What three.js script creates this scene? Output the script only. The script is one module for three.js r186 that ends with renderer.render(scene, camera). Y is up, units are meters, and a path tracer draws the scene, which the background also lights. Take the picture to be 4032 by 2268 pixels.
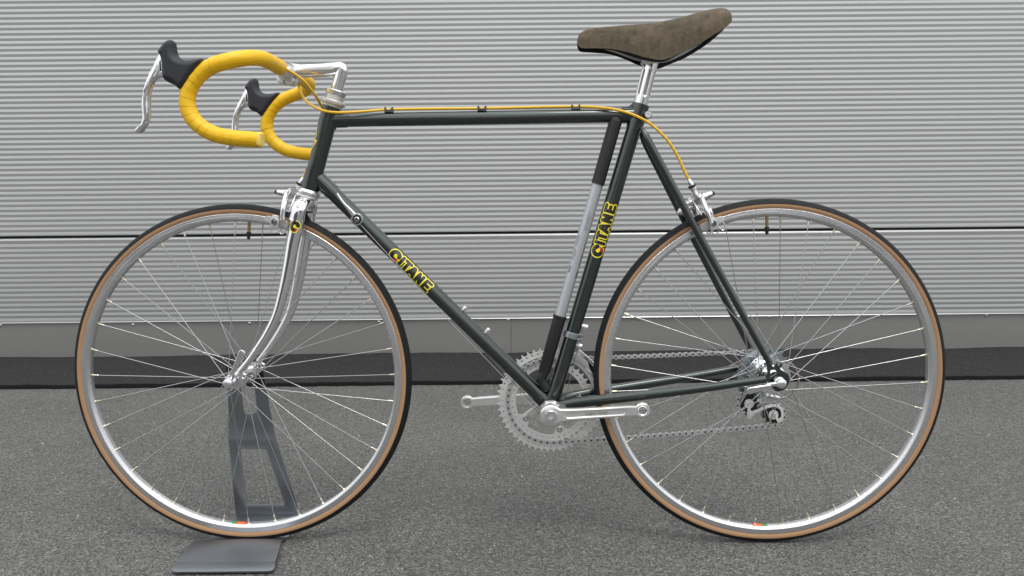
import * as THREE from 'three';
import { mergeGeometries, mergeVertices, toCreasedNormals } from 'three/addons/utils/BufferGeometryUtils.js';
import { FontLoader } from 'three/addons/loaders/FontLoader.js';
import { MarchingCubes } from 'three/addons/objects/MarchingCubes.js';
import { TextGeometry } from 'three/addons/geometries/TextGeometry.js';

// ---------------------------------------------------------------- camera, sky, sun, exposure
const scene = new THREE.Scene();
const camera = new THREE.PerspectiveCamera(39.888, 1024 / 576, 0.05, 400);
camera.position.set(0.0205, 0.6605, 1.5241);
camera.rotation.order = 'YXZ';
camera.rotation.set(-0.1015, 0, -0.0097);
camera.updateMatrixWorld();

const renderer = new THREE.WebGLRenderer({ antialias: true });
renderer.setSize(1024, 576);
renderer.toneMapping = THREE.LinearToneMapping;
renderer.toneMappingExposure = 1.47;
renderer.shadowMap.enabled = true;

// value noise
function hash(x, y, k = 0) {
  let h = (x * 374761393 + y * 668265263 + k * 2147483647) | 0;
  h = Math.imul(h ^ (h >>> 13), 1274126177); h ^= h >>> 16;
  return (h >>> 0) / 4294967296;
}
function vnoise(x, y, k = 0, px = 0, py = 0) {   // px, py: period (0 = none)
  const xi = Math.floor(x), yi = Math.floor(y), fx = x - xi, fy = y - yi;
  const w = (a, p) => (p ? ((a % p) + p) % p : a);
  const sx = fx * fx * (3 - 2 * fx), sy = fy * fy * (3 - 2 * fy);
  const a = hash(w(xi, px), w(yi, py), k), b = hash(w(xi + 1, px), w(yi, py), k);
  const c = hash(w(xi, px), w(yi + 1, py), k), d = hash(w(xi + 1, px), w(yi + 1, py), k);
  return a + (b - a) * sx + (c - a) * sy + (a - b - c + d) * sx * sy;
}
let seed = 7;
const rnd = () => { seed = (Math.imul(seed, 1664525) + 1013904223) >>> 0; return seed / 4294967296; };

// an overcast sky, brighter overhead, with soft cloud unevenness
{
  const W = 256, H = 128, d = new Float32Array(W * H * 4);
  for (let j = 0; j < H; j++) for (let i = 0; i < W; i++) {
    const el = ((j + 0.5) / H - 0.5) * Math.PI, s = Math.max(0, Math.sin(el));
    const u = i / W, n = 0.55 * vnoise(u * 8, j / 9, 1, 8) + 0.3 * vnoise(u * 16, j / 5, 2, 16) + 0.15 * vnoise(u * 32, j / 3, 3, 32);
    const L = el > 0 ? (0.66 + 0.56 * s) * (0.9 + 0.2 * n) : 0.25, o = (j * W + i) * 4;
    d[o] = L * 0.98; d[o + 1] = L; d[o + 2] = L * 1.03; d[o + 3] = 1;
  }
  const sky = new THREE.DataTexture(d, W, H, THREE.RGBAFormat, THREE.FloatType);
  sky.mapping = THREE.EquirectangularReflectionMapping; sky.magFilter = THREE.LinearFilter; sky.needsUpdate = true;
  scene.background = sky; scene.environment = sky;
}
const sun = new THREE.DirectionalLight(new THREE.Color(1, 0.97, 0.92), 1.0);
sun.position.set(1.6, 7, 3.2); sun.castShadow = true; sun.shadow.radius = 45;
sun.shadow.camera.left = -4; sun.shadow.camera.right = 4; sun.shadow.camera.top = 4; sun.shadow.camera.bottom = -4; sun.shadow.camera.far = 20;
sun.shadow.mapSize.set(2048, 2048);
scene.add(sun);

// ---------------------------------------------------------------- helpers
const V = (x, y, z = 0) => new THREE.Vector3(x, y, z);
const lin = (r, g, b) => new THREE.Color().setRGB(r, g, b);
function tag(o, label, category, group, kind) {
  if (label) o.userData.label = label;
  if (category) o.userData.category = category;
  if (group) o.userData.group = group;
  if (kind) o.userData.kind = kind;
  return o;
}
function mesh(name, geo, mat, parent, label) {
  const g = Array.isArray(geo) ? merge(geo) : geo;
  const m = new THREE.Mesh(g, mat); m.name = name; m.castShadow = m.receiveShadow = true;
  if (label) m.userData.label = label;
  parent.add(m); return m;
}
function group(name, parent, label) { const g = new THREE.Group(); g.name = name; if (label) g.userData.label = label; parent.add(g); return g; }
function flat(g) {
  const r = g.index ? g.toNonIndexed() : g;
  for (const k of Object.keys(r.attributes)) if (!['position', 'normal', 'uv'].includes(k)) r.deleteAttribute(k);
  if (!r.attributes.uv) r.setAttribute('uv', new THREE.BufferAttribute(new Float32Array(r.attributes.position.count * 2), 2));
  return r;
}
function merge(list) { return mergeGeometries(list.map(flat)); }
const crease = (g, a = 0.7) => toCreasedNormals(g, a);
// frame whose y axis is dir
function basisTo(origin, dir, ref) {
  const y = dir.clone().normalize();
  let x = (ref ? ref.clone() : (Math.abs(y.z) < 0.9 ? V(0, 0, 1) : V(1, 0, 0)));
  x.addScaledVector(y, -x.dot(y)).normalize();
  const z = new THREE.Vector3().crossVectors(x, y);
  return new THREE.Matrix4().makeBasis(x, y, z).setPosition(origin);
}
// turned part: profile [[radius, height], ...] along dir from origin
function lathe(profile, origin, dir, segs = 32, a = 0.6) {
  const g = crease(new THREE.LatheGeometry(profile.map((p) => new THREE.Vector2(Math.max(p[0], 0), p[1])), segs), a);
  return g.applyMatrix4(basisTo(origin, dir));
}
// straight bar between two points, slightly chamfered ends
function rod(a, b, r0, r1 = r0, segs = 20) {
  const L = a.distanceTo(b), c = Math.min(r0 * 0.15, 0.0006);
  return lathe([[0, 0], [r0 - c, 0], [r0, c], [r1, L - c], [r1 - c, L], [0, L]], a, b.clone().sub(a), segs);
}
// swept tube with radius function (t, phi, s) -> [across z-ref, other] or number
function sweep(pts, rf, { n = 60, radial = 20, ref = V(0, 0, 1), caps = true, type = 'centripetal', phi0 = 0, phi1 = Math.PI * 2 } = {}) {
  const curve = (pts instanceof THREE.Curve) ? pts : new THREE.CatmullRomCurve3(pts, false, type);
  if (!(pts instanceof THREE.Curve)) curve.arcLengthDivisions = 400;
  const L = curve.getLength(), pos = [], uv = [], idx = [];
  const full = Math.abs(phi1 - phi0 - Math.PI * 2) < 1e-6;
  let N = ref.clone(); const c = [];
  for (let i = 0; i <= n; i++) {
    const t = i / n, p = curve.getPointAt(t), T = curve.getTangentAt(t);
    N.addScaledVector(T, -N.dot(T)).normalize();
    const B = new THREE.Vector3().crossVectors(T, N);
    for (let j = 0; j <= radial; j++) {
      const ph = phi0 + (phi1 - phi0) * j / radial, r = rf(t, ph, t * L);
      const [ra, rb] = Array.isArray(r) ? r : [r, r];
      const q = p.clone().addScaledVector(N, Math.cos(ph) * ra).addScaledVector(B, Math.sin(ph) * rb);
      pos.push(q.x, q.y, q.z); uv.push(j / radial, t * L);
    }
    c.push(p);
  }
  const w = radial + 1;
  for (let i = 0; i < n; i++) for (let j = 0; j < radial; j++) { const a = i * w + j; idx.push(a, a + 1, a + w, a + 1, a + w + 1, a + w); }
  const g = new THREE.BufferGeometry();
  g.setAttribute('position', new THREE.Float32BufferAttribute(pos, 3)); g.setAttribute('uv', new THREE.Float32BufferAttribute(uv, 2)); g.setIndex(idx);
  g.computeVertexNormals();
  if (full) {
    const nn = g.attributes.normal;
    for (let i = 0; i <= n; i++) {
      const a = i * w, b = a + radial, v = V(nn.getX(a) + nn.getX(b), nn.getY(a) + nn.getY(b), nn.getZ(a) + nn.getZ(b)).normalize();
      nn.setXYZ(a, v.x, v.y, v.z); nn.setXYZ(b, v.x, v.y, v.z);
    }
  }
  if (!caps || !full) return g;
  const parts = [flat(g)];
  for (const e of [0, n]) {
    const cp = [], ci = []; cp.push(c[e].x, c[e].y, c[e].z);
    for (let j = 0; j <= radial; j++) { const o = (e * w + j) * 3; cp.push(pos[o], pos[o + 1], pos[o + 2]); }
    for (let j = 1; j <= radial; j++) e ? ci.push(0, j, j + 1) : ci.push(0, j + 1, j);
    const cg = new THREE.BufferGeometry(); cg.setAttribute('position', new THREE.Float32BufferAttribute(cp, 3)); cg.setIndex(ci); cg.computeVertexNormals(); parts.push(flat(cg));
  }
  return mergeGeometries(parts);
}
const line = (a, b) => new THREE.LineCurve3(a, b);
function spline(pts, closed = true, n = 64) {
  return new THREE.CatmullRomCurve3(pts.map((p) => V(p[0], p[1], 0)), closed, 'centripetal').getPoints(n).map((p) => new THREE.Vector2(p.x, p.y));
}
// plate in the xy plane from z0 to z1, edges rounded by bevel
function plate(shape, z0, z1, bevel = 0, { segs = 3, holes = [], a = 0.6, curve = 12 } = {}) {
  const s = shape instanceof THREE.Shape ? shape : new THREE.Shape(shape.map((p) => (p instanceof THREE.Vector2 ? p : new THREE.Vector2(p[0], p[1]))).filter((p, i, q) => p.distanceTo(q[(i + 1) % q.length]) > 1e-6));
  for (const h of holes) s.holes.push(h);
  const g = new THREE.ExtrudeGeometry(s, { depth: z1 - z0 - 2 * bevel, bevelEnabled: bevel > 0, bevelSize: bevel, bevelThickness: bevel, bevelOffset: -bevel, bevelSegments: segs, curveSegments: curve });
  g.translate(0, 0, z0 + bevel);
  return crease(g, a);
}
function circlePath(x, y, r, n = 16) { const p = new THREE.Path(); p.absarc(x, y, r, 0, Math.PI * 2, true); return p; }
// outline of two circles joined (a link, a crank, a paddle)
function capsule2(ax, ay, ra, bx, by, rb, n = 12) {
  const th = Math.atan2(by - ay, bx - ax), d = Math.hypot(bx - ax, by - ay), off = Math.acos(Math.max(-1, Math.min(1, (ra - rb) / d))), pts = [];
  for (let i = 0; i <= n; i++) { const f = th + off + (2 * Math.PI - 2 * off) * i / n; pts.push([ax + ra * Math.cos(f), ay + ra * Math.sin(f)]); }
  for (let i = 0; i <= n; i++) { const f = th - off + 2 * off * i / n; pts.push([bx + rb * Math.cos(f), by + rb * Math.sin(f)]); }
  return pts;
}
// soft moulded body: an outline in the xy plane, thickness T on either side, edges rolled over a width w
function inflate(outline, T, w, zc, res = 72) {
  const pts = outline.map((p) => [p.x ?? p[0], p.y ?? p[1]]);
  let x0 = 9, x1 = -9, y0 = 9, y1 = -9; for (const [x, y] of pts) { x0 = Math.min(x0, x); x1 = Math.max(x1, x); y0 = Math.min(y0, y); y1 = Math.max(y1, y); }
  const H = Math.max(x1 - x0, y1 - y0, 2 * T) / 2 * 1.12, cx = (x0 + x1) / 2, cy = (y0 + y1) / 2, mc = new MarchingCubes(res, new THREE.MeshStandardMaterial(), false, false, 60000);
  mc.isolation = 0; const half = res / 2;
  for (let j = 0; j < res; j++) for (let i = 0; i < res; i++) {
    const x = cx + H * (i - half) / half, y = cy + H * (j - half) / half; let d = 9, inside = false;
    for (let a = 0, b = pts.length - 1; a < pts.length; b = a++) {
      const [ax, ay] = pts[a], [bx, by] = pts[b], ex = bx - ax, ey = by - ay, t = Math.max(0, Math.min(1, ((x - ax) * ex + (y - ay) * ey) / (ex * ex + ey * ey || 1)));
      d = Math.min(d, Math.hypot(x - ax - ex * t, y - ay - ey * t));
      if ((ay > y) !== (by > y) && x < (bx - ax) * (y - ay) / (by - ay) + ax) inside = !inside;
    }
    if (inside) d += 0.0019; else if (d < 0.0019) { inside = true; d = 0.0019 - d; } else d -= 0.0019;
    const q = inside ? Math.min(1, d / w) : 0, h = T * Math.sqrt(1 - (1 - q) * (1 - q));
    for (let k = 0; k < res; k++) {
      const z = Math.abs(H * (k - half) / half);
      // distance-like value: across the thickness inside, towards the outline near the rim
      mc.field[i + j * res + k * res * res] = inside ? Math.min(h - z, d * 1.5) : Math.max(-0.02, -d - Math.max(0, z - 0.0005));
    }
  }
  mc.update();
  const n = mc.count, g = new THREE.BufferGeometry(), p = new Float32Array(n * 3);
  for (let v = 0; v < n; v++) { p[v * 3] = cx + H * mc.positionArray[v * 3]; p[v * 3 + 1] = cy + H * mc.positionArray[v * 3 + 1]; p[v * 3 + 2] = zc + H * mc.positionArray[v * 3 + 2]; }
  g.setAttribute('position', new THREE.BufferAttribute(p, 3));
  const m = mergeVertices(g, 2e-5); m.computeVertexNormals();
  const uv = new Float32Array(m.attributes.position.count * 2); for (let v = 0; v < uv.length / 2; v++) { uv[v * 2] = m.attributes.position.getX(v) * 12; uv[v * 2 + 1] = m.attributes.position.getY(v) * 12; }
  m.setAttribute('uv', new THREE.BufferAttribute(uv, 2)); return m;
}
// ring about the z axis, each step of the profile its own smooth band
function ringBands(profile, segs = 200) {
  const out = []; for (let i = 0; i < profile.length - 1; i++) out.push(new THREE.LatheGeometry([profile[i], profile[i + 1]].map((p) => new THREE.Vector2(p[0], p[1])), segs).rotateX(Math.PI / 2));
  return merge(out);
}
// ring about the z axis from a profile [[r, z], ...]
function ringZ(profile, segs = 160, a = 0.6) {
  const g = new THREE.LatheGeometry(profile.map((p) => new THREE.Vector2(p[0], p[1])), segs);
  return (a ? crease(g, a) : g).rotateX(Math.PI / 2);
}
const box = (w, h, d, x = 0, y = 0, z = 0) => new THREE.BoxGeometry(w, h, d).translate(x, y, z);
// shell patch on a round (or oval) tube: s along t, wrapped about the axis; n faces out
function wrapPatch(P, t, n, len, height, ru, rn, segs = 14) {
  t = t.clone().normalize(); n = n.clone().addScaledVector(t, -n.dot(t)).normalize();
  const u = new THREE.Vector3().crossVectors(n, t), pos = [], uv = [], idx = [], ns = 8;
  for (let i = 0; i <= ns; i++) for (let j = 0; j <= segs; j++) {
    const s = (i / ns - 0.5) * len, ph = (j / segs - 0.5) * height / ru;
    const q = P.clone().addScaledVector(t, s).addScaledVector(n, rn * Math.cos(ph)).addScaledVector(u, ru * Math.sin(ph));
    pos.push(q.x, q.y, q.z); uv.push(i / ns, j / segs);
  }
  for (let i = 0; i < ns; i++) for (let j = 0; j < segs; j++) { const a = i * (segs + 1) + j, b = a + segs + 1; idx.push(a, b, a + 1, b, b + 1, a + 1); }
  const g = new THREE.BufferGeometry();
  g.setAttribute('position', new THREE.Float32BufferAttribute(pos, 3)); g.setAttribute('uv', new THREE.Float32BufferAttribute(uv, 2)); g.setIndex(idx); g.computeVertexNormals();
  return g;
}

// ---------------------------------------------------------------- textures
function canvasTex(w, h, draw, srgb = true) {
  const c = document.createElement('canvas'); c.width = w; c.height = h; const x = c.getContext('2d'); draw(x, w, h);
  const t = new THREE.CanvasTexture(c); if (srgb) t.colorSpace = THREE.SRGBColorSpace; return t;
}
function dataTex(n, fn, srgb, rep = 1) {
  const d = new Uint8Array(n * n * 4);
  for (let j = 0; j < n; j++) for (let i = 0; i < n; i++) { const c = fn(i, j), o = (j * n + i) * 4; d[o] = c[0]; d[o + 1] = c[1]; d[o + 2] = c[2]; d[o + 3] = 255; }
  const t = new THREE.DataTexture(d, n, n); t.magFilter = THREE.LinearFilter; t.wrapS = t.wrapT = THREE.RepeatWrapping; t.repeat.set(rep, rep);
  if (srgb) t.colorSpace = THREE.SRGBColorSpace; t.needsUpdate = true; return t;
}
// asphalt: angular grains (Worley cells) of mixed stone set in dark binder; returns colour and height
function asphalt(n, cells, opt) {
  const col = new Float32Array(n * n * 3), hgt = new Float32Array(n * n), step = n / cells;
  const px = new Float32Array(cells * cells), py = new Float32Array(cells * cells);
  for (let k = 0; k < cells * cells; k++) { px[k] = hash(k, 11, opt.k); py[k] = hash(k, 23, opt.k); }
  for (let j = 0; j < n; j++) for (let i = 0; i < n; i++) {
    const gx = i / step, gy = j / step, cx = Math.floor(gx), cy = Math.floor(gy);
    let d1 = 9, d2 = 9, id = 0;
    for (let b = -1; b <= 1; b++) for (let a = -1; a <= 1; a++) {
      const X = cx + a, Y = cy + b, k = (((Y % cells) + cells) % cells) * cells + (((X % cells) + cells) % cells);
      const dx = X + px[k] - gx, dy = Y + py[k] - gy, d = dx * dx + dy * dy;
      if (d < d1) { d2 = d1; d1 = d; id = k; } else if (d < d2) d2 = d;
    }
    const edge = Math.sqrt(d2) - Math.sqrt(d1), v = hash(id, 5, opt.k + 1), w = hash(id, 9, opt.k + 2), warm = hash(id, 3, opt.k + 3);
    const patch = vnoise(i / n * 6, j / n * 6, opt.k + 5, 6, 6) * 0.6 + vnoise(i / n * 19, j / n * 19, opt.k + 6, 19, 19) * 0.4;
    let L = opt.base * (0.42 + 1.0 * v) * (0.86 + 0.28 * patch);
    if (w > opt.light) L = opt.bright * (0.6 + 0.5 * v);
    if (w < opt.dark) L = opt.base * 0.38;
    const gap = Math.min(1, edge / 0.22);
    L *= 0.55 + 0.45 * gap;
    const o = (j * n + i);
    col[o * 3] = L * (1 + 0.1 * (warm - 0.45)); col[o * 3 + 1] = L; col[o * 3 + 2] = L * (1 - 0.12 * (warm - 0.5) + opt.blue);
    hgt[o] = gap * (0.45 + 0.55 * v);
  }
  const s = (x) => Math.max(0, Math.min(255, 255 * (x <= 0.0031308 ? 12.92 * x : 1.055 * Math.pow(x, 1 / 2.4) - 0.055)));
  return [dataTex(n, (i, j) => { const o = (j * n + i) * 3; return [s(col[o]), s(col[o + 1]), s(col[o + 2])]; }, true),
    dataTex(n, (i, j) => { const h = 255 * hgt[j * n + i]; return [h, h, h]; }, false)];
}
const noiseTex = (k, f, oct = 3) => dataTex(256, (i, j) => { let s = 0, a = 1, t = 0, q = f; for (let o = 0; o < oct; o++) { s += a * vnoise(i / 256 * q, j / 256 * q, k + o, q, q); t += a; a *= 0.6; q *= 2; } const v = 255 * s / t; return [v, v, v]; }, false);

// ---------------------------------------------------------------- materials
const std = (o) => new THREE.MeshStandardMaterial(o), phy = (o) => new THREE.MeshPhysicalMaterial(o);
const fine = noiseTex(40, 32, 3), brushed = noiseTex(50, 8, 4);
const M = {
  paint: phy({ color: lin(0.049, 0.06, 0.054), metalness: 0.9, roughness: 0.34, clearcoat: 1, clearcoatRoughness: 0.06 }),
  chrome: std({ color: lin(0.86, 0.86, 0.87), metalness: 1, roughness: 0.07 }),
  polished: std({ color: lin(0.86, 0.86, 0.87), metalness: 1, roughness: 0.2 }),
  satin: std({ color: lin(0.8, 0.79, 0.78), metalness: 1, roughness: 0.45 }),
  rim: std({ color: lin(0.75, 0.75, 0.76), metalness: 1, roughness: 0.26, bumpMap: brushed, bumpScale: 0.0003 }),
  ring: std({ color: lin(0.88, 0.87, 0.85), metalness: 1, roughness: 0.62 }),
  matte: std({ color: lin(0.33, 0.31, 0.295), metalness: 0.5, roughness: 0.7 }),
  steel: std({ color: lin(0.5, 0.5, 0.5), metalness: 1, roughness: 0.3 }),
  zinc: std({ color: lin(0.42, 0.47, 0.49), metalness: 1, roughness: 0.38 }),
  spoke: std({ color: lin(0.55, 0.55, 0.55), metalness: 1, roughness: 0.24 }),
  nipple: std({ color: lin(0.78, 0.72, 0.58), metalness: 1, roughness: 0.25 }),
  brass: std({ color: lin(0.36, 0.26, 0.13), metalness: 1, roughness: 0.4 }),
  black: std({ color: lin(0.012, 0.012, 0.013), roughness: 0.55 }),
  rubber: std({ color: lin(0.02, 0.021, 0.024), roughness: 0.62, bumpMap: fine, bumpScale: 0.0001 }),
  hood: std({ color: lin(0.02, 0.021, 0.026), roughness: 0.6, bumpMap: fine, bumpScale: 0.0002 }),
  cable: phy({ color: lin(0.8, 0.46, 0.004), roughness: 0.35, clearcoat: 0.4, clearcoatRoughness: 0.2 }),
  tape: phy({ color: lin(0.86, 0.5, 0.0), roughness: 0.52, clearcoat: 0.1, clearcoatRoughness: 0.3, bumpMap: fine, bumpScale: 0.0004 }),
  plug: std({ color: lin(0.88, 0.62, 0.13), roughness: 0.5 }),
  pump: std({ color: lin(0.5, 0.51, 0.54), metalness: 0.55, roughness: 0.42 }),
  pad: std({ color: lin(0.55, 0.55, 0.54), metalness: 0.6, roughness: 0.5 }),
  under: std({ color: lin(0.012, 0.011, 0.011), roughness: 0.8 }),
  gum: std({ color: lin(0.39, 0.225, 0.118), roughness: 0.75, bumpMap: fine, bumpScale: 0.00015 }),
  standSteel: std({ color: lin(0.25, 0.268, 0.29), metalness: 1, roughness: 0.42, bumpMap: brushed, bumpScale: 0.0002 }),
};

// ---------------------------------------------------------------- ground
{
  const [c, h] = asphalt(2048, 740, { k: 3, base: 0.142, bright: 0.33, light: 0.955, dark: 0.16, blue: -0.06 });
  const size = 2.2;
  const mat = std({ map: c, bumpMap: h, bumpScale: 0.0026, roughness: 0.68 });
  const pos = [], uv = [], idx = [];
  const xs = [-150, -20, -6], zs = [-30, -3];
  for (let x = -5; x <= 5.001; x += 0.1) xs.push(x); xs.push(6, 20, 150);
  for (let z = -2.2; z <= 2.6; z += 0.1) zs.push(z); zs.push(6, 20, 150);
  for (const z of zs) for (const x of xs) {
    const near = Math.abs(x) < 5 && z > -2.2 && z < 2.6;
    pos.push(x, near ? -0.0009 * vnoise(x * 2.2, z * 2.2, 90) + 0.0003 : -0.0006, z); uv.push(x / size, -z / size);
  }
  for (let j = 0; j < zs.length - 1; j++) for (let i = 0; i < xs.length - 1; i++) { const a = j * xs.length + i, b = a + xs.length; idx.push(a, b, a + 1, b, b + 1, a + 1); }
  const g = new THREE.BufferGeometry();
  g.setAttribute('position', new THREE.Float32BufferAttribute(pos, 3)); g.setAttribute('uv', new THREE.Float32BufferAttribute(uv, 2)); g.setIndex(idx); g.computeVertexNormals();
  tag(mesh('ground', g, mat, scene), 'grey worn asphalt ground under the bicycle', 'ground', null, 'structure');
}
// loose pale chips of stone lying about
{
  const chip = new THREE.IcosahedronGeometry(1, 0); const cp = chip.attributes.position;
  for (let v = 0; v < cp.count; v++) { const k = 0.75 + 0.5 * hash(Math.round(cp.getX(v) * 50), Math.round(cp.getY(v) * 50 + cp.getZ(v) * 9), 12); cp.setXYZ(v, cp.getX(v) * k, cp.getY(v) * k * 0.6, cp.getZ(v) * k); }
  chip.computeVertexNormals();
  const n = 420, im = new THREE.InstancedMesh(chip, std({ color: 0xffffff, roughness: 0.85 }), n), m = new THREE.Matrix4(), q = new THREE.Quaternion();
  for (let i = 0; i < n; i++) {
    const x = -2.6 + 5.2 * rnd(), z = -1.35 + 2.2 * rnd(), r = 0.0008 + 0.0022 * Math.pow(rnd(), 3), t = 0.16 + 0.38 * rnd();
    q.setFromEuler(new THREE.Euler(0.4 * rnd(), 6.28 * rnd(), 0.4 * rnd())); m.compose(V(x, r * 0.3, z), q, V(r, r, r * (0.7 + 0.6 * rnd()))); im.setMatrixAt(i, m); im.setColorAt(i, lin(t * 1.02, t, t * 0.95));
  }
  im.name = 'grit'; im.castShadow = im.receiveShadow = true; tag(im, 'small pale stone chips scattered over the asphalt', 'grit', null, 'stuff'); scene.add(im);
}
// dark newer asphalt laid along the foot of the wall, a few millimetres proud, with a tarry edge
const WALL = -1.954;
{
  const [c, h] = asphalt(1024, 256, { k: 31, base: 0.0165, bright: 0.10, light: 0.985, dark: 0.16, blue: 0.08 });
  const mat = std({ map: c, bumpMap: h, bumpScale: 0.0026, roughness: 0.95 });
  const tar = phy({ color: lin(0.008, 0.008, 0.009), specularIntensity: 0.4, roughness: 0.9, bumpMap: fine, bumpScale: 0.002 });
  const strip = group('asphalt_strip', scene); tag(strip, 'dark newer asphalt strip along the foot of the clad wall', 'asphalt', null, 'structure');
  const X0 = -7, X1 = 7, nx = 560, nz = 14, z0 = -1.4, z1 = -2.02;
  const top = (x, f) => 0.0125 + 0.003 * vnoise(x * 9, f * 6, 70) + 0.0015 * vnoise(x * 40, f * 20, 71) + 0.017 * Math.max(0, (f - 0.82) / 0.18) * (vnoise(x * 3.1, 0, 72) * 0.75 + vnoise(x * 11, 0, 73) * 0.35);
  const pos = [], uv = [], idx = [];
  for (let j = 0; j <= nz; j++) for (let i = 0; i <= nx; i++) {
    const x = X0 + (X1 - X0) * i / nx, f = j / nz, e = j ? 0 : 0.006 * (vnoise(x * 26, 1, 75) - 0.5) + 0.003 * (vnoise(x * 90, 1, 76) - 0.5);
    pos.push(x, top(x, f), z0 + (z1 - z0) * f + e); uv.push(x / 1.1, (z0 + (z1 - z0) * f) / 1.1);
  }
  for (let j = 0; j < nz; j++) for (let i = 0; i < nx; i++) { const a = j * (nx + 1) + i, b = a + nx + 1; idx.push(a, a + 1, b, a + 1, b + 1, b); }
  const g = new THREE.BufferGeometry();
  g.setAttribute('position', new THREE.Float32BufferAttribute(pos, 3)); g.setAttribute('uv', new THREE.Float32BufferAttribute(uv, 2)); g.setIndex(idx); g.computeVertexNormals();
  mesh('strip_surface', g, mat, strip);
  const ep = [], ei = [], eu = [];
  for (let i = 0; i <= nx; i++) for (let k = 0; k < 3; k++) {
    const x = pos[i * 3], y = pos[i * 3 + 1], z = pos[i * 3 + 2];
    ep.push(x, [y - 0.0006, y * 0.5, -0.012][k], z + [0, 0.0035, 0.004][k] + 0.002 * vnoise(x * 60, k * 3, 77)); eu.push(x * 8, k * 0.05);
  }
  for (let i = 0; i < nx; i++) for (let k = 0; k < 2; k++) { const a = i * 3 + k; ei.push(a, a + 1, a + 3, a + 1, a + 4, a + 3); }
  const eg = new THREE.BufferGeometry();
  eg.setAttribute('position', new THREE.Float32BufferAttribute(ep, 3)); eg.setAttribute('uv', new THREE.Float32BufferAttribute(eu, 2)); eg.setIndex(ei); eg.computeVertexNormals();
  mesh('tar_edge', eg, tar, strip);
}

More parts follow.
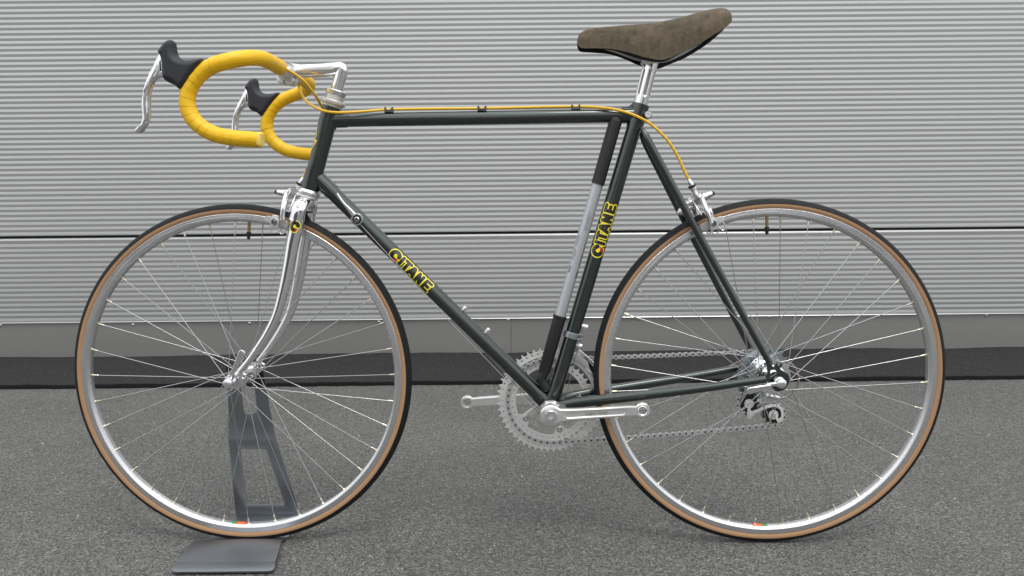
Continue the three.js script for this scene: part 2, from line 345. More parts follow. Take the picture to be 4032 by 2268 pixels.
// ---------------------------------------------------------------- the clad wall
{
  const wall = group('clad_wall', scene);
  tag(wall, 'silver grey corrugated metal cladding wall behind the bicycle', 'wall');
  const clad = std({ color: lin(0.476, 0.481, 0.474), metalness: 0.55, roughness: 0.34, bumpMap: noiseTex(60, 48, 3), bumpScale: 0.00008 });
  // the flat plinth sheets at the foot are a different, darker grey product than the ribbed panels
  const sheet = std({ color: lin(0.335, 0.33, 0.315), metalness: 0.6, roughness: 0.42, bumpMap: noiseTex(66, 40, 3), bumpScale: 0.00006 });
  const core = std({ color: lin(0.3, 0.3, 0.3), roughness: 0.8 });
  const P = 0.02195, X0 = -7, X1 = 7, nx = 90;
  // a rolled panel: facets of the profile (y, depth) run along x, each facet with its own vertices
  function panel(name, yb, yt) {
    const prof = [], D = 0.00150;
    prof.push([yb, -0.075], [yb, -0.002], [yb + 0.002, 0]);
    const span = yt - yb - 0.02, n = Math.round(span / P), p = span / n;
    for (let k = 0; k < n; k++) {
      const y = yb + 0.006 + k * p;
      prof.push([y, 0], [y + p * 0.5, -D], [y + p, 0]);
    }
    const y = yb + 0.006 + n * p;
    prof.push([y + 0.004, 0.0005], [yt - 0.006, -0.0005], [yt - 0.002, -0.004], [yt, -0.009], [yt, -0.075]);
    const pos = [], uv = [], idx = [];
    for (let f = 0; f < prof.length - 1; f++) {
      if (Math.abs(prof[f][0] - prof[f + 1][0]) + Math.abs(prof[f][1] - prof[f + 1][1]) < 1e-6) continue;
      const b = pos.length / 3;
      for (let i = 0; i <= nx; i++) for (const q of [prof[f], prof[f + 1]]) {
        const x = X0 + (X1 - X0) * i / nx;
        pos.push(x, q[0] + 0.0004 * (vnoise(x * 1.3, q[0] * 2, 81) - 0.5), WALL + q[1] + 0.0012 * (vnoise(x * 1.7, q[0] * 5, 82) - 0.5)); uv.push(x * 2, q[0] * 2);
      }
      for (let i = 0; i < nx; i++) { const a = b + i * 2; idx.push(a, a + 2, a + 1, a + 1, a + 2, a + 3); }
    }
    const g = new THREE.BufferGeometry();
    g.setAttribute('position', new THREE.Float32BufferAttribute(pos, 3)); g.setAttribute('uv', new THREE.Float32BufferAttribute(uv, 2)); g.setIndex(idx); g.computeVertexNormals();
    mesh(name, g, clad, wall);
  }
  panel('cladding_panel', 0.1755, 0.5452);
  panel('cladding_panel', 0.5545, 1.72);
  panel('cladding_panel', 1.7293, 2.9);
  panel('cladding_panel', 2.9093, 4.1);
  mesh('wall_core', box(14, 4.2, 0.25, 0, 2.05, WALL - 0.205), core, wall);
  // hem strip under the lowest panel, then the two flat plinth sheets with their screws
  mesh('drip_hem', [crease(new THREE.ExtrudeGeometry(new THREE.Shape([[0, 0], [0.0055, 0.0003], [0.0075, 0.0014], [0.0065, 0.0026], [0, 0.0046]].map((p) => new THREE.Vector2(p[0], p[1]))), { depth: 14, bevelEnabled: false }).rotateY(-Math.PI / 2).scale(1, 1, 1).translate(7, 0.1706, 0).applyMatrix4(new THREE.Matrix4().makeTranslation(0, 0, WALL - 0.002)), 0.3)], std({ color: lin(0.66, 0.67, 0.68), metalness: 0.7, roughness: 0.3 }), wall);
  function sheetGeo(x0, x1, dz) {
    const n = 70, m = 8, pos = [], uv = [], idx = [];
    for (let j = 0; j <= m; j++) for (let i = 0; i <= n; i++) {
      const x = x0 + (x1 - x0) * i / n, y = -0.03 + 0.2045 * j / m;
      const edge = Math.exp(-Math.abs(x - 0.012) / 0.05);
      pos.push(x, y, WALL - 0.006 + dz + 0.0014 * (vnoise(x * 2.3, y * 9, 85) - 0.5) + 0.0018 * edge * (vnoise(y * 22, 3, 86) - 0.3)); uv.push(x * 2, y * 2);
    }
    for (let j = 0; j < m; j++) for (let i = 0; i < n; i++) { const a = j * (n + 1) + i, b = a + n + 1; idx.push(a, a + 1, b, a + 1, b + 1, b); }
    const g = new THREE.BufferGeometry();
    g.setAttribute('position', new THREE.Float32BufferAttribute(pos, 3)); g.setAttribute('uv', new THREE.Float32BufferAttribute(uv, 2)); g.setIndex(idx); g.computeVertexNormals();
    return g;
  }
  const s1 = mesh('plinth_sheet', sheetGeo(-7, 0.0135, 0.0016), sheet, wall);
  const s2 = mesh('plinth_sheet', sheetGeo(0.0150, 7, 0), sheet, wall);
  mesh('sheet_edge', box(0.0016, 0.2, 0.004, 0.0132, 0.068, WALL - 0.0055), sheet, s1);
  const scr = lathe([[0, 0.0032], [0.0022, 0.0030], [0.0042, 0.0018], [0.0055, 0.0006], [0.0066, 0], [0.0066, -0.002]].reverse(), V(0, 0, 0), V(0, 0, 1), 18);
  const scrMat = std({ color: lin(0.72, 0.73, 0.74), metalness: 0.9, roughness: 0.25 });
  for (const [x, y] of [[-2.246, 0.1615], [-1.659, 0.158], [-1.143, 0.1605], [-0.57, 0.161], [0.0033, 0.163], [0.58, 0.163], [1.157, 0.1655], [1.64, 0.164], [2.12, 0.1645]]) {
    const m = mesh('screw', scr, scrMat, x < 0.0135 ? s1 : s2); m.position.set(x, y, WALL - 0.0035);
  }
}

// ---------------------------------------------------------------- across the yard, behind the camera: what the chrome mirrors
{
  const brick = std({ color: lin(0.1, 0.095, 0.09), roughness: 0.85 }), roofM = std({ color: lin(0.07, 0.065, 0.065), roughness: 0.8 }), glass = std({ color: lin(0.03, 0.035, 0.04), roughness: 0.1 }), frameM = std({ color: lin(0.5, 0.5, 0.5), roughness: 0.5 });
  function hall(name, label, x, z, w, d, h, cols) {
    const b = group(name, scene); b.position.set(x, 0, z); tag(b, label, 'building');
    mesh('wall', box(w, h, d, 0, h / 2, d / 2), brick, b);
    mesh('roof', plate([[-d / 2 - 0.4, 0], [d / 2 + 0.4, 0], [0, 1.6]], -w / 2 - 0.3, w / 2 + 0.3).rotateY(Math.PI / 2).translate(0, h + 0.003, d / 2), roofM, b);
    for (let i = 0; i < cols; i++) {
      const wx = (i + 0.5 - cols / 2) * w / cols, n = mesh('window', [box(1.5, 0.08, 0.1, wx, 2.95, -0.03), box(1.5, 0.08, 0.1, wx, 1.55, -0.03), box(0.08, 1.32, 0.1, wx - 0.71, 2.25, -0.03), box(0.08, 1.32, 0.1, wx + 0.71, 2.25, -0.03)], frameM, b);
      mesh('pane', box(1.34, 1.32, 0.02, wx, 2.25, -0.012), glass, n);
    }
  }
  hall('yard_building', 'long dark brick building with a pitched roof across the yard', -8.5, 13.5, 11, 8, 3.5, 5);
  hall('yard_building_001', 'shorter dark brick building with a pitched roof across the yard', 6.5, 16, 8, 8, 3.4, 3);
  // trees beside and between them
  const leafM = phy({ color: lin(0.05, 0.075, 0.03), roughness: 0.8, transmission: 0.25, thickness: 0 }), bark = std({ color: lin(0.09, 0.07, 0.05), roughness: 0.9 });
  const spots = [[-22, 19, 5.5], [-17.5, 22, 6.5], [0.2, 22, 5.8], [13.5, 20, 5.2], [18, 17, 6], [24, 21, 6.6]];
  const where = ['shorter leafy tree beyond the end of the long brick building', 'tall leafy tree behind the end of the long brick building', 'leafy tree in the gap between the two brick buildings', 'small leafy tree close to the shorter brick building', 'leafy tree second from the shorter brick building', 'tallest leafy tree, third from the shorter brick building'];
  spots.forEach(([x, z, h], k) => {
    const t = group(k ? `yard_tree_00${k}` : 'yard_tree', scene); t.position.set(x, 0, z); tag(t, where[k], 'tree', 'trees across the yard');
    mesh('trunk', sweep([V(0, -0.05, 0), V(0.05, h * 0.25, 0.04), V(-0.04, h * 0.5, 0), V(0.05, h * 0.75, 0.05)], (q) => 0.16 - 0.11 * q, { n: 10, radial: 9 }), bark, t);
    const pos = [];
    for (let i = 0; i < 2200; i++) {
      const u = rnd() * 6.283, v = Math.acos(2 * rnd() - 1), rr = Math.pow(rnd(), 0.4) * (0.75 + 0.5 * vnoise(u * 1.3, v * 2, 200 + k)), c = V(Math.sin(v) * Math.cos(u) * h * 0.32 * rr, h * 0.62 + Math.cos(v) * h * 0.38 * rr, Math.sin(v) * Math.sin(u) * h * 0.32 * rr);
      const a = V(rnd() - 0.5, rnd() - 0.5, rnd() - 0.5).normalize().multiplyScalar(0.14), b = V(rnd() - 0.5, rnd() - 0.5, rnd() - 0.5).normalize().multiplyScalar(0.14);
      for (const p of [c.clone().sub(a), c.clone().add(b), c.clone().add(a)]) pos.push(p.x, p.y, p.z);
    }
    const g = new THREE.BufferGeometry(); g.setAttribute('position', new THREE.Float32BufferAttribute(pos, 3)); g.computeVertexNormals(); mesh('crown', g, leafM, t);
  });
}

// ---------------------------------------------------------------- bicycle: x to the rear, y up, z to the camera
const YAW = -0.033;
const bike = group('bicycle', scene);
bike.rotation.y = YAW;
tag(bike, 'dark green steel road bicycle with yellow bar tape, brown suede saddle and chrome fork', 'bicycle');

const FH = V(-0.513, 0.336), RH = V(0.513, 0.336), BB = V(0.0934, 0.272);
const HT = V(-0.3183, 0.8516), HB = V(-0.3658, 0.697), STEER = HT.clone().sub(HB).normalize();
const ST = V(0.2623, 0.8379), SDIR = ST.clone().sub(BB).normalize();
const onHead = (k) => HB.clone().addScaledVector(STEER, k);
const HL = HT.distanceTo(HB);

// ---- wheels
function treadTex() {
  return canvasTex(128, 128, (x, w, h) => {
    x.fillStyle = '#fff'; x.fillRect(0, 0, w, h); x.strokeStyle = '#000'; x.lineWidth = 5; x.lineJoin = 'miter';
    for (const [y0, a, dir] of [[18, 18, 1], [40, 14, 1], [64, 10, 1], [88, -14, 1], [110, -18, 1]]) {
      x.beginPath(); x.moveTo(-10, y0); x.lineTo(w * 0.18, y0 + a * 0.2); x.lineTo(w * 0.30, y0 - a * 0.5); x.lineTo(w * 0.42, y0 + a); x.lineTo(w * 0.52, y0 + a * 0.3); x.lineTo(w + 10, y0); x.stroke();
    }
  }, false);
}
const treadBump = treadTex(); treadBump.wrapS = treadBump.wrapT = THREE.RepeatWrapping; treadBump.repeat.set(98, 1);
const treadMat = phy({ color: lin(0.010, 0.0105, 0.012), specularIntensity: 0.55, roughness: 0.6, bumpMap: treadBump, bumpScale: 0.0012 });
const stickerTex = (flip) => canvasTex(256, 64, (x, w, h) => {
  x.fillStyle = '#d3362b'; x.fillRect(0, 0, w, h); x.fillStyle = '#1f8a3c'; x.fillRect(flip ? 0 : w * 0.72, 0, w * 0.28, h);
  x.fillStyle = '#e8a23c'; x.font = 'bold 44px sans-serif'; x.textAlign = 'center'; x.textBaseline = 'middle'; x.fillText('MAVIC', w * (flip ? 0.64 : 0.36), h * 0.52);
});
const moldTex = canvasTex(1024, 48, (x, w, h) => {
  x.clearRect(0, 0, w, h); x.fillStyle = '#c98e5c'; x.font = 'bold 36px sans-serif'; x.textBaseline = 'middle'; x.fillText('SCHWALBE', 20, h * 0.55); x.fillText('SPEZIAL', 560, h * 0.55);
});
const moldMat = std({ map: moldTex, transparent: true, roughness: 0.7 });
const R = 0.336, TR = 0.0125;
const TSEC = [[R, 0], [R - 0.0005, 0.0030], [R - 0.0019, 0.0060], [R - 0.0044, 0.0090], [R - 0.0074, 0.0110], [R - 0.0103, 0.0119], [R - 0.0130, 0.0121], [R - 0.0155, 0.0116], [R - 0.0178, 0.0105], [R - 0.0194, 0.0090]];
const secCurve = new THREE.CatmullRomCurve3(TSEC.map(([r, z]) => V(r, z, 0)), false, 'centripetal');
const secAt = (f) => { const p = secCurve.getPoint(f); return [p.x, p.y]; };   // 0 crown .. 1 under the rim edge
const TREAD = 4.9 / 9;
const secs = (f0, f1, n, sg = 1) => Array.from({ length: n + 1 }, (_, i) => { const [r, z] = secAt(f0 + (f1 - f0) * i / n); return [r, z * sg]; });
const treadGeo = ringZ([...secs(0.0001, TREAD, 14).reverse(), ...secs(0.0001, TREAD, 14, -1)].reverse(), 240, 0);
const gumLip = ([r, z]) => [r - 0.0002, z - 0.0004 * Math.sign(z)];
const gumGeo = ringZ(secs(TREAD - 0.01, 1, 12).map(gumLip), 200, 0), gumGeo2 = ringZ(secs(TREAD - 0.01, 1, 12, -1).map(gumLip).reverse(), 200, 0);
const rimHalf = [[0.3169, 0.0086], [0.3176, 0.0098], [0.3168, 0.0106], [0.3162, 0.0108], [0.3078, 0.0108], [0.3064, 0.0101], [0.3032, 0.0074], [0.3020, 0.0050], [0.3017, 0]];
const rimGeo = ringBands([...rimHalf, ...rimHalf.slice(0, -1).reverse().map(([r, z]) => [r, -z]), [0.3148, -0.0075], [0.3148, 0.0075], [0.3169, 0.0086]], 240);
const spokeGeo = new THREE.CylinderGeometry(0.00082, 0.00082, 1, 8);
const nippleGeo = mergeGeometries([new THREE.CylinderGeometry(0.0018, 0.0018, 0.0085, 10).translate(0, 0.0042, 0), new THREE.CylinderGeometry(0.0018, 0.0013, 0.002, 10).translate(0, -0.001, 0), new THREE.CylinderGeometry(0.0032, 0.0026, 0.0012, 12).translate(0, 0.0086, 0)]);
function annularPatch(prof, a0, a1, n) {   // patch of the ring about z, u along the angle
  const pos = [], uv = [], idx = [];
  for (let i = 0; i <= n; i++) for (let j = 0; j < prof.length; j++) {
    const a = a0 + (a1 - a0) * i / n; pos.push(prof[j][0] * Math.cos(a), prof[j][0] * Math.sin(a), prof[j][1]); uv.push(i / n, j / (prof.length - 1));
  }
  const w = prof.length;
  for (let i = 0; i < n; i++) for (let j = 0; j < w - 1; j++) { const a = i * w + j; idx.push(a, a + 1, a + w, a + 1, a + w + 1, a + w); }
  const g = new THREE.BufferGeometry();
  g.setAttribute('position', new THREE.Float32BufferAttribute(pos, 3)); g.setAttribute('uv', new THREE.Float32BufferAttribute(uv, 2)); g.setIndex(idx); g.computeVertexNormals(); return g;
}
function makeWheel(name, hub, o) {
  const w = group(name, bike); w.position.copy(hub);
  mesh('tyre_tread', treadGeo, treadMat, w);
  mesh('tyre_sidewall', gumGeo, M.gum, w); mesh('tyre_sidewall', gumGeo2, M.gum, w);
  mesh('rim', rimGeo, M.rim, w);
  for (let i = 0; i < 36; i++) {
    const near = i % 2 === 0, k = i >> 1, lead = k % 2 === 0, a = o.valve + (i + 0.5) * Math.PI / 18;
    const ha = a + (lead ? 1 : -1) * o.cross, z = near ? o.zn : o.zf, fr = near ? o.fn : o.ff;
    const zo = z + (lead ? 0.0016 : -0.0016) * (near ? 1 : -1);
    const p0 = V(fr * Math.cos(ha), fr * Math.sin(ha), zo), p1 = V(0.2995 * Math.cos(a), 0.2995 * Math.sin(a), near ? 0.002 : -0.002);
    const d = p1.clone().sub(p0), L = d.length(), q = new THREE.Quaternion().setFromUnitVectors(V(0, 1, 0), d.clone().normalize());
    const s = mesh('spoke', spokeGeo, M.spoke, w); s.quaternion.copy(q); s.position.copy(p0.clone().addScaledVector(d, 0.5)); s.scale.set(1, L, 1);
    const e = mesh('spoke_nipple', nippleGeo, M.nipple, w); e.quaternion.copy(q); e.position.copy(p1.clone().addScaledVector(d.normalize(), -0.0068));
  }
  // valve with dust cap
  const vd = V(Math.cos(o.valve), Math.sin(o.valve));
  mesh('valve_stem', rod(vd.clone().multiplyScalar(0.318), vd.clone().multiplyScalar(0.281), 0.0031), M.brass, w);
  mesh('valve_cap', lathe([[0, 0], [0.0042, 0], [0.0044, 0.004], [0.0040, 0.008], [0.0030, 0.0105], [0.0026, 0.014], [0, 0.0145]], vd.clone().multiplyScalar(0.2825), vd.clone().negate(), 16), M.black, w);
  // sticker on the inner face of the rim
  const sa = o.sticker, st = mesh('rim_sticker', annularPatch([[0.3025, 0.0062], [0.3015, 0.004], [0.3014, 0], [0.3015, -0.004]], sa - 0.047, sa + 0.047, 12), std({ map: stickerTex(o.flip), roughness: 0.5 }), w);
  mesh('sidewall_lettering', annularPatch(Array.from({ length: 5 }, (_, i) => { const [r, z] = secAt(0.87 - 0.26 * i / 4); return [r, z + 0.0001]; }), o.mold + 0.62, o.mold, 40), moldMat, w);
  return w;
}
const fw = makeWheel('front_wheel', FH, { valve: 1.483, cross: 1.0, zn: 0.034, zf: -0.034, fn: 0.0165, ff: 0.0165, sticker: -1.632, flip: true, mold: 0.24 });
const rw = makeWheel('rear_wheel', RH, { valve: 1.60, cross: 0.98, zn: 0.033, zf: -0.017, fn: 0.0295, ff: 0.0295, sticker: -1.603, flip: false, mold: 0.2 });
function flange(r, z, t = 0.003, holes = 18, holeR = 0.0013, boltR) {
  const hs = []; for (let i = 0; i < holes; i++) { const a = (i + 0.5) * 2 * Math.PI / holes; hs.push(circlePath(boltR * Math.cos(a), boltR * Math.sin(a), holeR)); }
  const s = new THREE.Shape(); s.absarc(0, 0, r, 0, Math.PI * 2, false);
  return plate(s, z - t / 2, z + t / 2, 0.0006, { holes: hs, segs: 2, curve: 40 });
}
mesh('hub', [flange(0.0195, 0.034, 0.003, 18, 0.0013, 0.0165), flange(0.0195, -0.034, 0.003, 18, 0.0013, 0.0165),
  lathe([[0, -0.046], [0.011, -0.046], [0.012, -0.04], [0.0125, -0.036], [0.016, -0.0345], [0.014, -0.030], [0.0108, -0.02], [0.0105, 0], [0.0108, 0.02], [0.014, 0.030], [0.016, 0.0345], [0.0125, 0.036], [0.012, 0.04], [0.011, 0.046], [0, 0.046]], V(0, 0, 0), V(0, 0, 1), 40)], M.polished, fw);
mesh('hub', [flange(0.033, 0.033, 0.0035, 18, 0.0014, 0.0295), flange(0.033, -0.017, 0.0035, 18, 0.0014, 0.0295),
  lathe([[0, -0.03], [0.018, -0.03], [0.022, -0.0185], [0.022, -0.015], [0.0135, -0.008], [0.0125, 0.008], [0.0135, 0.024], [0.022, 0.031], [0.0235, 0.036], [0.0175, 0.039], [0.0165, 0.046], [0.0145, 0.05], [0, 0.05]], V(0, 0, 0), V(0, 0, 1), 44)], M.polished, rw);
mesh('axle', [rod(V(0, 0, -0.062), V(0, 0, 0.062), 0.0045), lathe([[0, 0], [0.0085, 0], [0.0085, 0.006], [0, 0.006]], V(0, 0, 0.046), V(0, 0, 1), 6), lathe([[0, 0], [0.0085, 0], [0.0085, 0.006], [0, 0.006]], V(0, 0, -0.052), V(0, 0, 1), 6)], M.steel, fw);
mesh('axle', [rod(V(0, 0, -0.072), V(0, 0, 0.070), 0.0048), lathe([[0, 0], [0.0095, 0], [0.0095, 0.008], [0, 0.008]], V(0, 0, 0.05), V(0, 0, 1), 6)], M.steel, rw);
// quick releases: barrel and ball end, bent arm, paddle
function quickRelease(w, z, ang, len, k) {
  const q = group('quick_release', w);
  const dir = V(Math.cos(ang), Math.sin(ang)), side = V(-Math.sin(ang), Math.cos(ang));
  const g = [
    lathe([[0, 0], [0.0105, 0], [0.0108, 0.002], [0.0095, 0.008], [0.0078, 0.0095], [0.0086, 0.012], [0.0092, 0.016], [0.0085, 0.0205], [0.0062, 0.0238], [0.0032, 0.0254], [0, 0.0258]], V(0, 0, z), V(0, 0, 1), 32, 0.9),
  ];
  const st = V(0, 0, z + 0.009), b1 = dir.clone().multiplyScalar(0.012).add(V(0, 0, z + 0.010)), b2 = dir.clone().multiplyScalar(0.022).addScaledVector(side, -0.002 * k).add(V(0, 0, z + 0.013)), b3 = dir.clone().multiplyScalar(0.03).add(V(0, 0, z + 0.015));
  g.push(sweep([st, b1, b2, b3], (t) => [0.0034, 0.0042 - 0.0008 * t], { n: 20, radial: 14 }));
  const paddle = plate(capsule2(0.022, 0, 0.0034, len - 0.006, 0, 0.0062, 14), -0.0025, 0.0025, 0.0015, { segs: 3 });
  paddle.applyMatrix4(new THREE.Matrix4().makeBasis(dir, side, V(0, 0, 1)).setPosition(0, 0, z + 0.016));
  g.push(paddle);
  const m = mesh('quick_release_lever', g, M.polished, w); w.remove(q);
  const inset = plate(capsule2(0.026, 0, 0.0016, len - 0.006, 0, 0.0044, 12), -0.0002, 0.0002);
  inset.applyMatrix4(new THREE.Matrix4().makeBasis(dir, side, V(0, 0, 1)).setPosition(0, 0, z + 0.0187));
  mesh('lever_inset', inset, std({ color: lin(0.55, 0.55, 0.55), metalness: 1, roughness: 0.4, bumpMap: fine, bumpScale: 0.002 }), w);
  mesh('skewer_nut', lathe([[0, 0], [0.009, 0], [0.0095, 0.003], [0.007, 0.012], [0.004, 0.014], [0, 0.0142]], V(0, 0, -z), V(0, 0, -1), 20), M.polished, w);
  return m;
}
quickRelease(fw, 0.057, Math.atan2(0.0617, 0.0306), 0.07, -1);
quickRelease(rw, 0.069, Math.PI + 0.235, 0.064, 1);

// ---- freewheel, a child of the rear wheel; chain plane
function gearShape(teeth, rootR, tipR, pw = 0.5) {
  const s = [], n = teeth;
  for (let i = 0; i < n; i++) for (const [f, r] of [[-0.5, rootR], [-0.3, rootR + 0.0003], [-0.16, rootR + 0.0022], [-0.05, tipR], [0.05, tipR], [0.16, rootR + 0.0022], [0.3, rootR + 0.0003]]) {
    const a = (i + f) * 2 * Math.PI / n; s.push(new THREE.Vector2(r * Math.cos(a), r * Math.sin(a)));
  }
  return new THREE.Shape(s);
}
const pitchR = (t) => 0.0127 / (2 * Math.sin(Math.PI / t));
[[24, -0.0275], [22, -0.0325], [20, -0.0375], [18, -0.0425], [16, -0.0475], [14, -0.0525]].forEach(([t, z]) => {
  const r = pitchR(t), hs = [];
  if (t === 24) for (let i = 0; i < 6; i++) { const a = i * Math.PI / 3 + 0.3, h = new THREE.Path(); h.absellipse(0.0385 * Math.cos(a), 0.0385 * Math.sin(a), 0.0028, 0.0052, 0, Math.PI * 2, true, a + 0.5); hs.push(h); }
  hs.push(circlePath(0, 0, 0.02));
  mesh('sprocket', plate(gearShape(t, r - 0.0032, r + 0.0036), z - 0.001, z + 0.001, 0, { holes: hs }), M.zinc, rw);
});
mesh('freewheel_body', lathe([[0.0165, 0], [0.0205, 0], [0.0205, 0.033], [0.0165, 0.033]], V(0, 0, -0.057), V(0, 0, 1), 30), M.steel, rw);

// ---- frame
const frame = group('frame', bike, 'dark green metallic lugged steel frame');
const tubeOf = (a, b, r, n = 2) => sweep(line(a, b), () => r, { n, radial: 36 });
const TT0 = V(-0.3235, 0.8281), TT1 = V(0.2585, 0.8300), DT0 = V(-0.3485, 0.7185);
mesh('head_tube', sweep(line(HB.clone().addScaledVector(STEER, 0.002), HT.clone().addScaledVector(STEER, 0.002)), () => 0.0164, { n: 2, radial: 40 }), M.paint, frame);
mesh('top_tube', tubeOf(TT0, TT1, 0.0130), M.paint, frame);
mesh('down_tube', tubeOf(DT0, BB, 0.0140), M.paint, frame);
mesh('seat_tube', tubeOf(BB, ST.clone().addScaledVector(SDIR, 0.004), 0.0142), M.paint, frame);
mesh('bottom_bracket_shell', lathe([[0.017, -0.034], [0.0195, -0.034], [0.0203, -0.033], [0.0203, 0.033], [0.0195, 0.034], [0.017, 0.034]], BB, V(0, 0, 1), 48), M.paint, frame);
// lug: a sleeve on a tube whose far edge runs out in a point on either side
function lug(p, dir, r, len, point, waves = 1) {
  const d = dir.clone().normalize(), n = 4, radial = 64, pos = [], uv = [], idx = [];
  let N = V(0, 0, 1); const B = new THREE.Vector3().crossVectors(d, N);
  for (let i = 0; i <= n; i++) for (let j = 0; j <= radial; j++) {
    const ph = 2 * Math.PI * j / radial, k = Math.pow(Math.abs(Math.cos(ph)), 1.4), sc = waves > 1 ? 0.0022 * Math.cos(ph * waves) : 0;
    const L = len + point * k + sc, s = [0, 0.5, 1, 1, 1][i] * L, rr = i === n ? r - 0.0014 : r;
    const q = p.clone().addScaledVector(d, s).addScaledVector(N, rr * Math.cos(ph)).addScaledVector(B, rr * Math.sin(ph));
    pos.push(q.x, q.y, q.z); uv.push(j / radial, s);
  }
  for (const i of [0, 1, 3]) for (let j = 0; j < radial; j++) { const a = i * (radial + 1) + j, b = a + radial + 1; idx.push(a, a + 1, b, a + 1, b + 1, b); }
  const g = new THREE.BufferGeometry(); g.setAttribute('position', new THREE.Float32BufferAttribute(pos, 3)); g.setAttribute('uv', new THREE.Float32BufferAttribute(uv, 2)); g.setIndex(idx); g.computeVertexNormals();
  return g;
}
const upperC = onHead(HL - 0.022), lowerC = onHead(0.0185);
const ttd = TT1.clone().sub(TT0).normalize(), dtd = BB.clone().sub(DT0).normalize();
mesh('head_lug', [lug(upperC, STEER, 0.0178, 0.0215, 0), lug(upperC, STEER.clone().negate(), 0.0178, 0.012, 0.012), lug(V(-0.3205, 0.8281), ttd, 0.0143, 0.026, 0.013)], M.paint, frame);
mesh('head_lug', [lug(lowerC, STEER, 0.0178, 0.016, 0.013), lug(lowerC, STEER.clone().negate(), 0.0178, 0.0165, 0), lug(V(-0.3475, 0.7175), dtd, 0.0153, 0.032, 0.012)], M.paint, frame);
mesh('bottom_bracket_lug', [lug(BB, dtd.clone().negate(), 0.0153, 0.034, 0.008, 3), lug(BB, SDIR, 0.0155, 0.033, 0.003, 5), lug(BB.clone().add(V(0, 0, 0.0235)), V(0.95, 0.11, 0.05), 0.0125, 0.027, 0.003, 3), lug(BB.clone().add(V(0, 0, -0.0235)), V(0.95, 0.11, -0.05), 0.0125, 0.027, 0.003, 3)], M.paint, frame);
const sTop = ST.clone().addScaledVector(SDIR, 0.012);
mesh('seat_lug', [lug(V(0.2555, 0.815), SDIR, 0.0164, 0.036, 0.0), lug(V(0.258, 0.8225), SDIR.clone().negate(), 0.0156, 0.016, 0.006, 1), lug(V(0.256, 0.830), ttd.clone().negate(), 0.0143, 0.024, 0.010),
  plate(spline([[0.229, 0.8445], [0.240, 0.8455], [0.250, 0.851], [0.256, 0.848], [0.250, 0.840], [0.236, 0.838]]), -0.006, 0.006, 0.002)], M.paint, frame);
mesh('seat_binder', [rod(V(0.2770, 0.8290, -0.016), V(0.2770, 0.8290, 0.0145), 0.0075)], M.paint, frame);
mesh('binder_bolt', [lathe([[0.0028, 0.0035], [0.0028, 0.004], [0.0055, 0.004], [0.0062, 0.003], [0.0062, 0], [0, 0], [0, 0.0026], [0.0028, 0.0026]].reverse(), V(0.2770, 0.8290, 0.0145), V(0, 0, 1), 24)], M.satin, frame);
for (const s of [1, -1]) {
  mesh('seat_stay', sweep([V(0.2655, 0.806, 0.0150 * s), V(0.2800, 0.7755, 0.0205 * s), V(0.3087, 0.7214, 0.0265 * s), V(0.3837, 0.5801, 0.0405 * s), V(0.4701, 0.4208, 0.0565 * s), V(0.4975, 0.3705, 0.0610 * s)], (t) => (t < 0.04 ? 0.0072 * Math.sqrt(Math.max(0.06, t / 0.04)) : 0.0072 - 0.0014 * Math.max(0, t - 0.35)), { n: 60, radial: 24 }), M.paint, frame);
  mesh('chain_stay', sweep([V(0.100, 0.2735, 0.0215 * s), V(0.130, 0.2835, 0.0265 * s), V(0.25, 0.3015, 0.0400 * s), V(0.3843, 0.3205, 0.0520 * s), V(0.4915, 0.3385, 0.0612 * s)], (t) => [0.0092 - 0.0028 * t, 0.0114 - 0.0046 * t], { n: 50, radial: 28 }), M.paint, frame);
  // dropout: two arms meeting in the plate that holds the axle
  const dz = 0.0605 * s, sh = spline([[0.4865, 0.3345], [0.497, 0.3345], [0.503, 0.3250], [0.510, 0.3165], [0.5210, 0.3165], [0.5310, 0.3245], [0.5355, 0.3360], [0.5330, 0.3475], [0.5250, 0.3530], [0.5175, 0.3585], [0.5215, 0.3655], [0.5160, 0.3715], [0.5095, 0.3680], [0.5055, 0.3615], [0.4995, 0.3690], [0.4930, 0.3680], [0.4945, 0.3520], [0.4880, 0.3430]], true, 110);
  const hole = new THREE.Path(spline([[0.5000, 0.3540], [0.5010, 0.3435], [0.5080, 0.3480], [0.5110, 0.3530], [0.5055, 0.3560]], true, 30).reverse());
  mesh('dropout', plate(sh, dz - 0.0025, dz + 0.0025, 0.001, { holes: [hole, circlePath(0.5148, 0.3668, 0.0024)] }), M.paint, frame);
}
mesh('brake_bridge', [rod(V(0.3585, 0.6265, -0.036), V(0.3585, 0.6265, 0.036), 0.0055)], M.paint, frame);
mesh('stay_bridge', rod(V(0.150, 0.287, -0.03), V(0.150, 0.287, 0.03), 0.006), M.paint, frame);
mesh('cable_stop', [rod(V(0.3645, 0.6585, 0), V(0.3365, 0.6455, 0.0), 0.0042), lathe([[0, 0], [0.0075, 0], [0.0078, 0.004], [0.006, 0.008], [0.0035, 0.009], [0, 0.009]], V(0.3465, 0.6505, 0.0), V(-0.9, -0.42, 0), 18)], M.satin, frame);
for (const [x, y] of [[-0.0729, 0.4648], [-0.0281, 0.4220]]) {
  const foot = V(x, y).addScaledVector(V(-0.69, -0.72), 0.006);
  mesh('bottle_boss', lathe([[0, -0.006], [0.0032, -0.006], [0.0032, 0.004], [0.0045, 0.0045], [0.0045, 0.0105], [0.0038, 0.0115], [0, 0.0115]], foot, V(0.69, 0.72), 16), M.satin, frame);
}
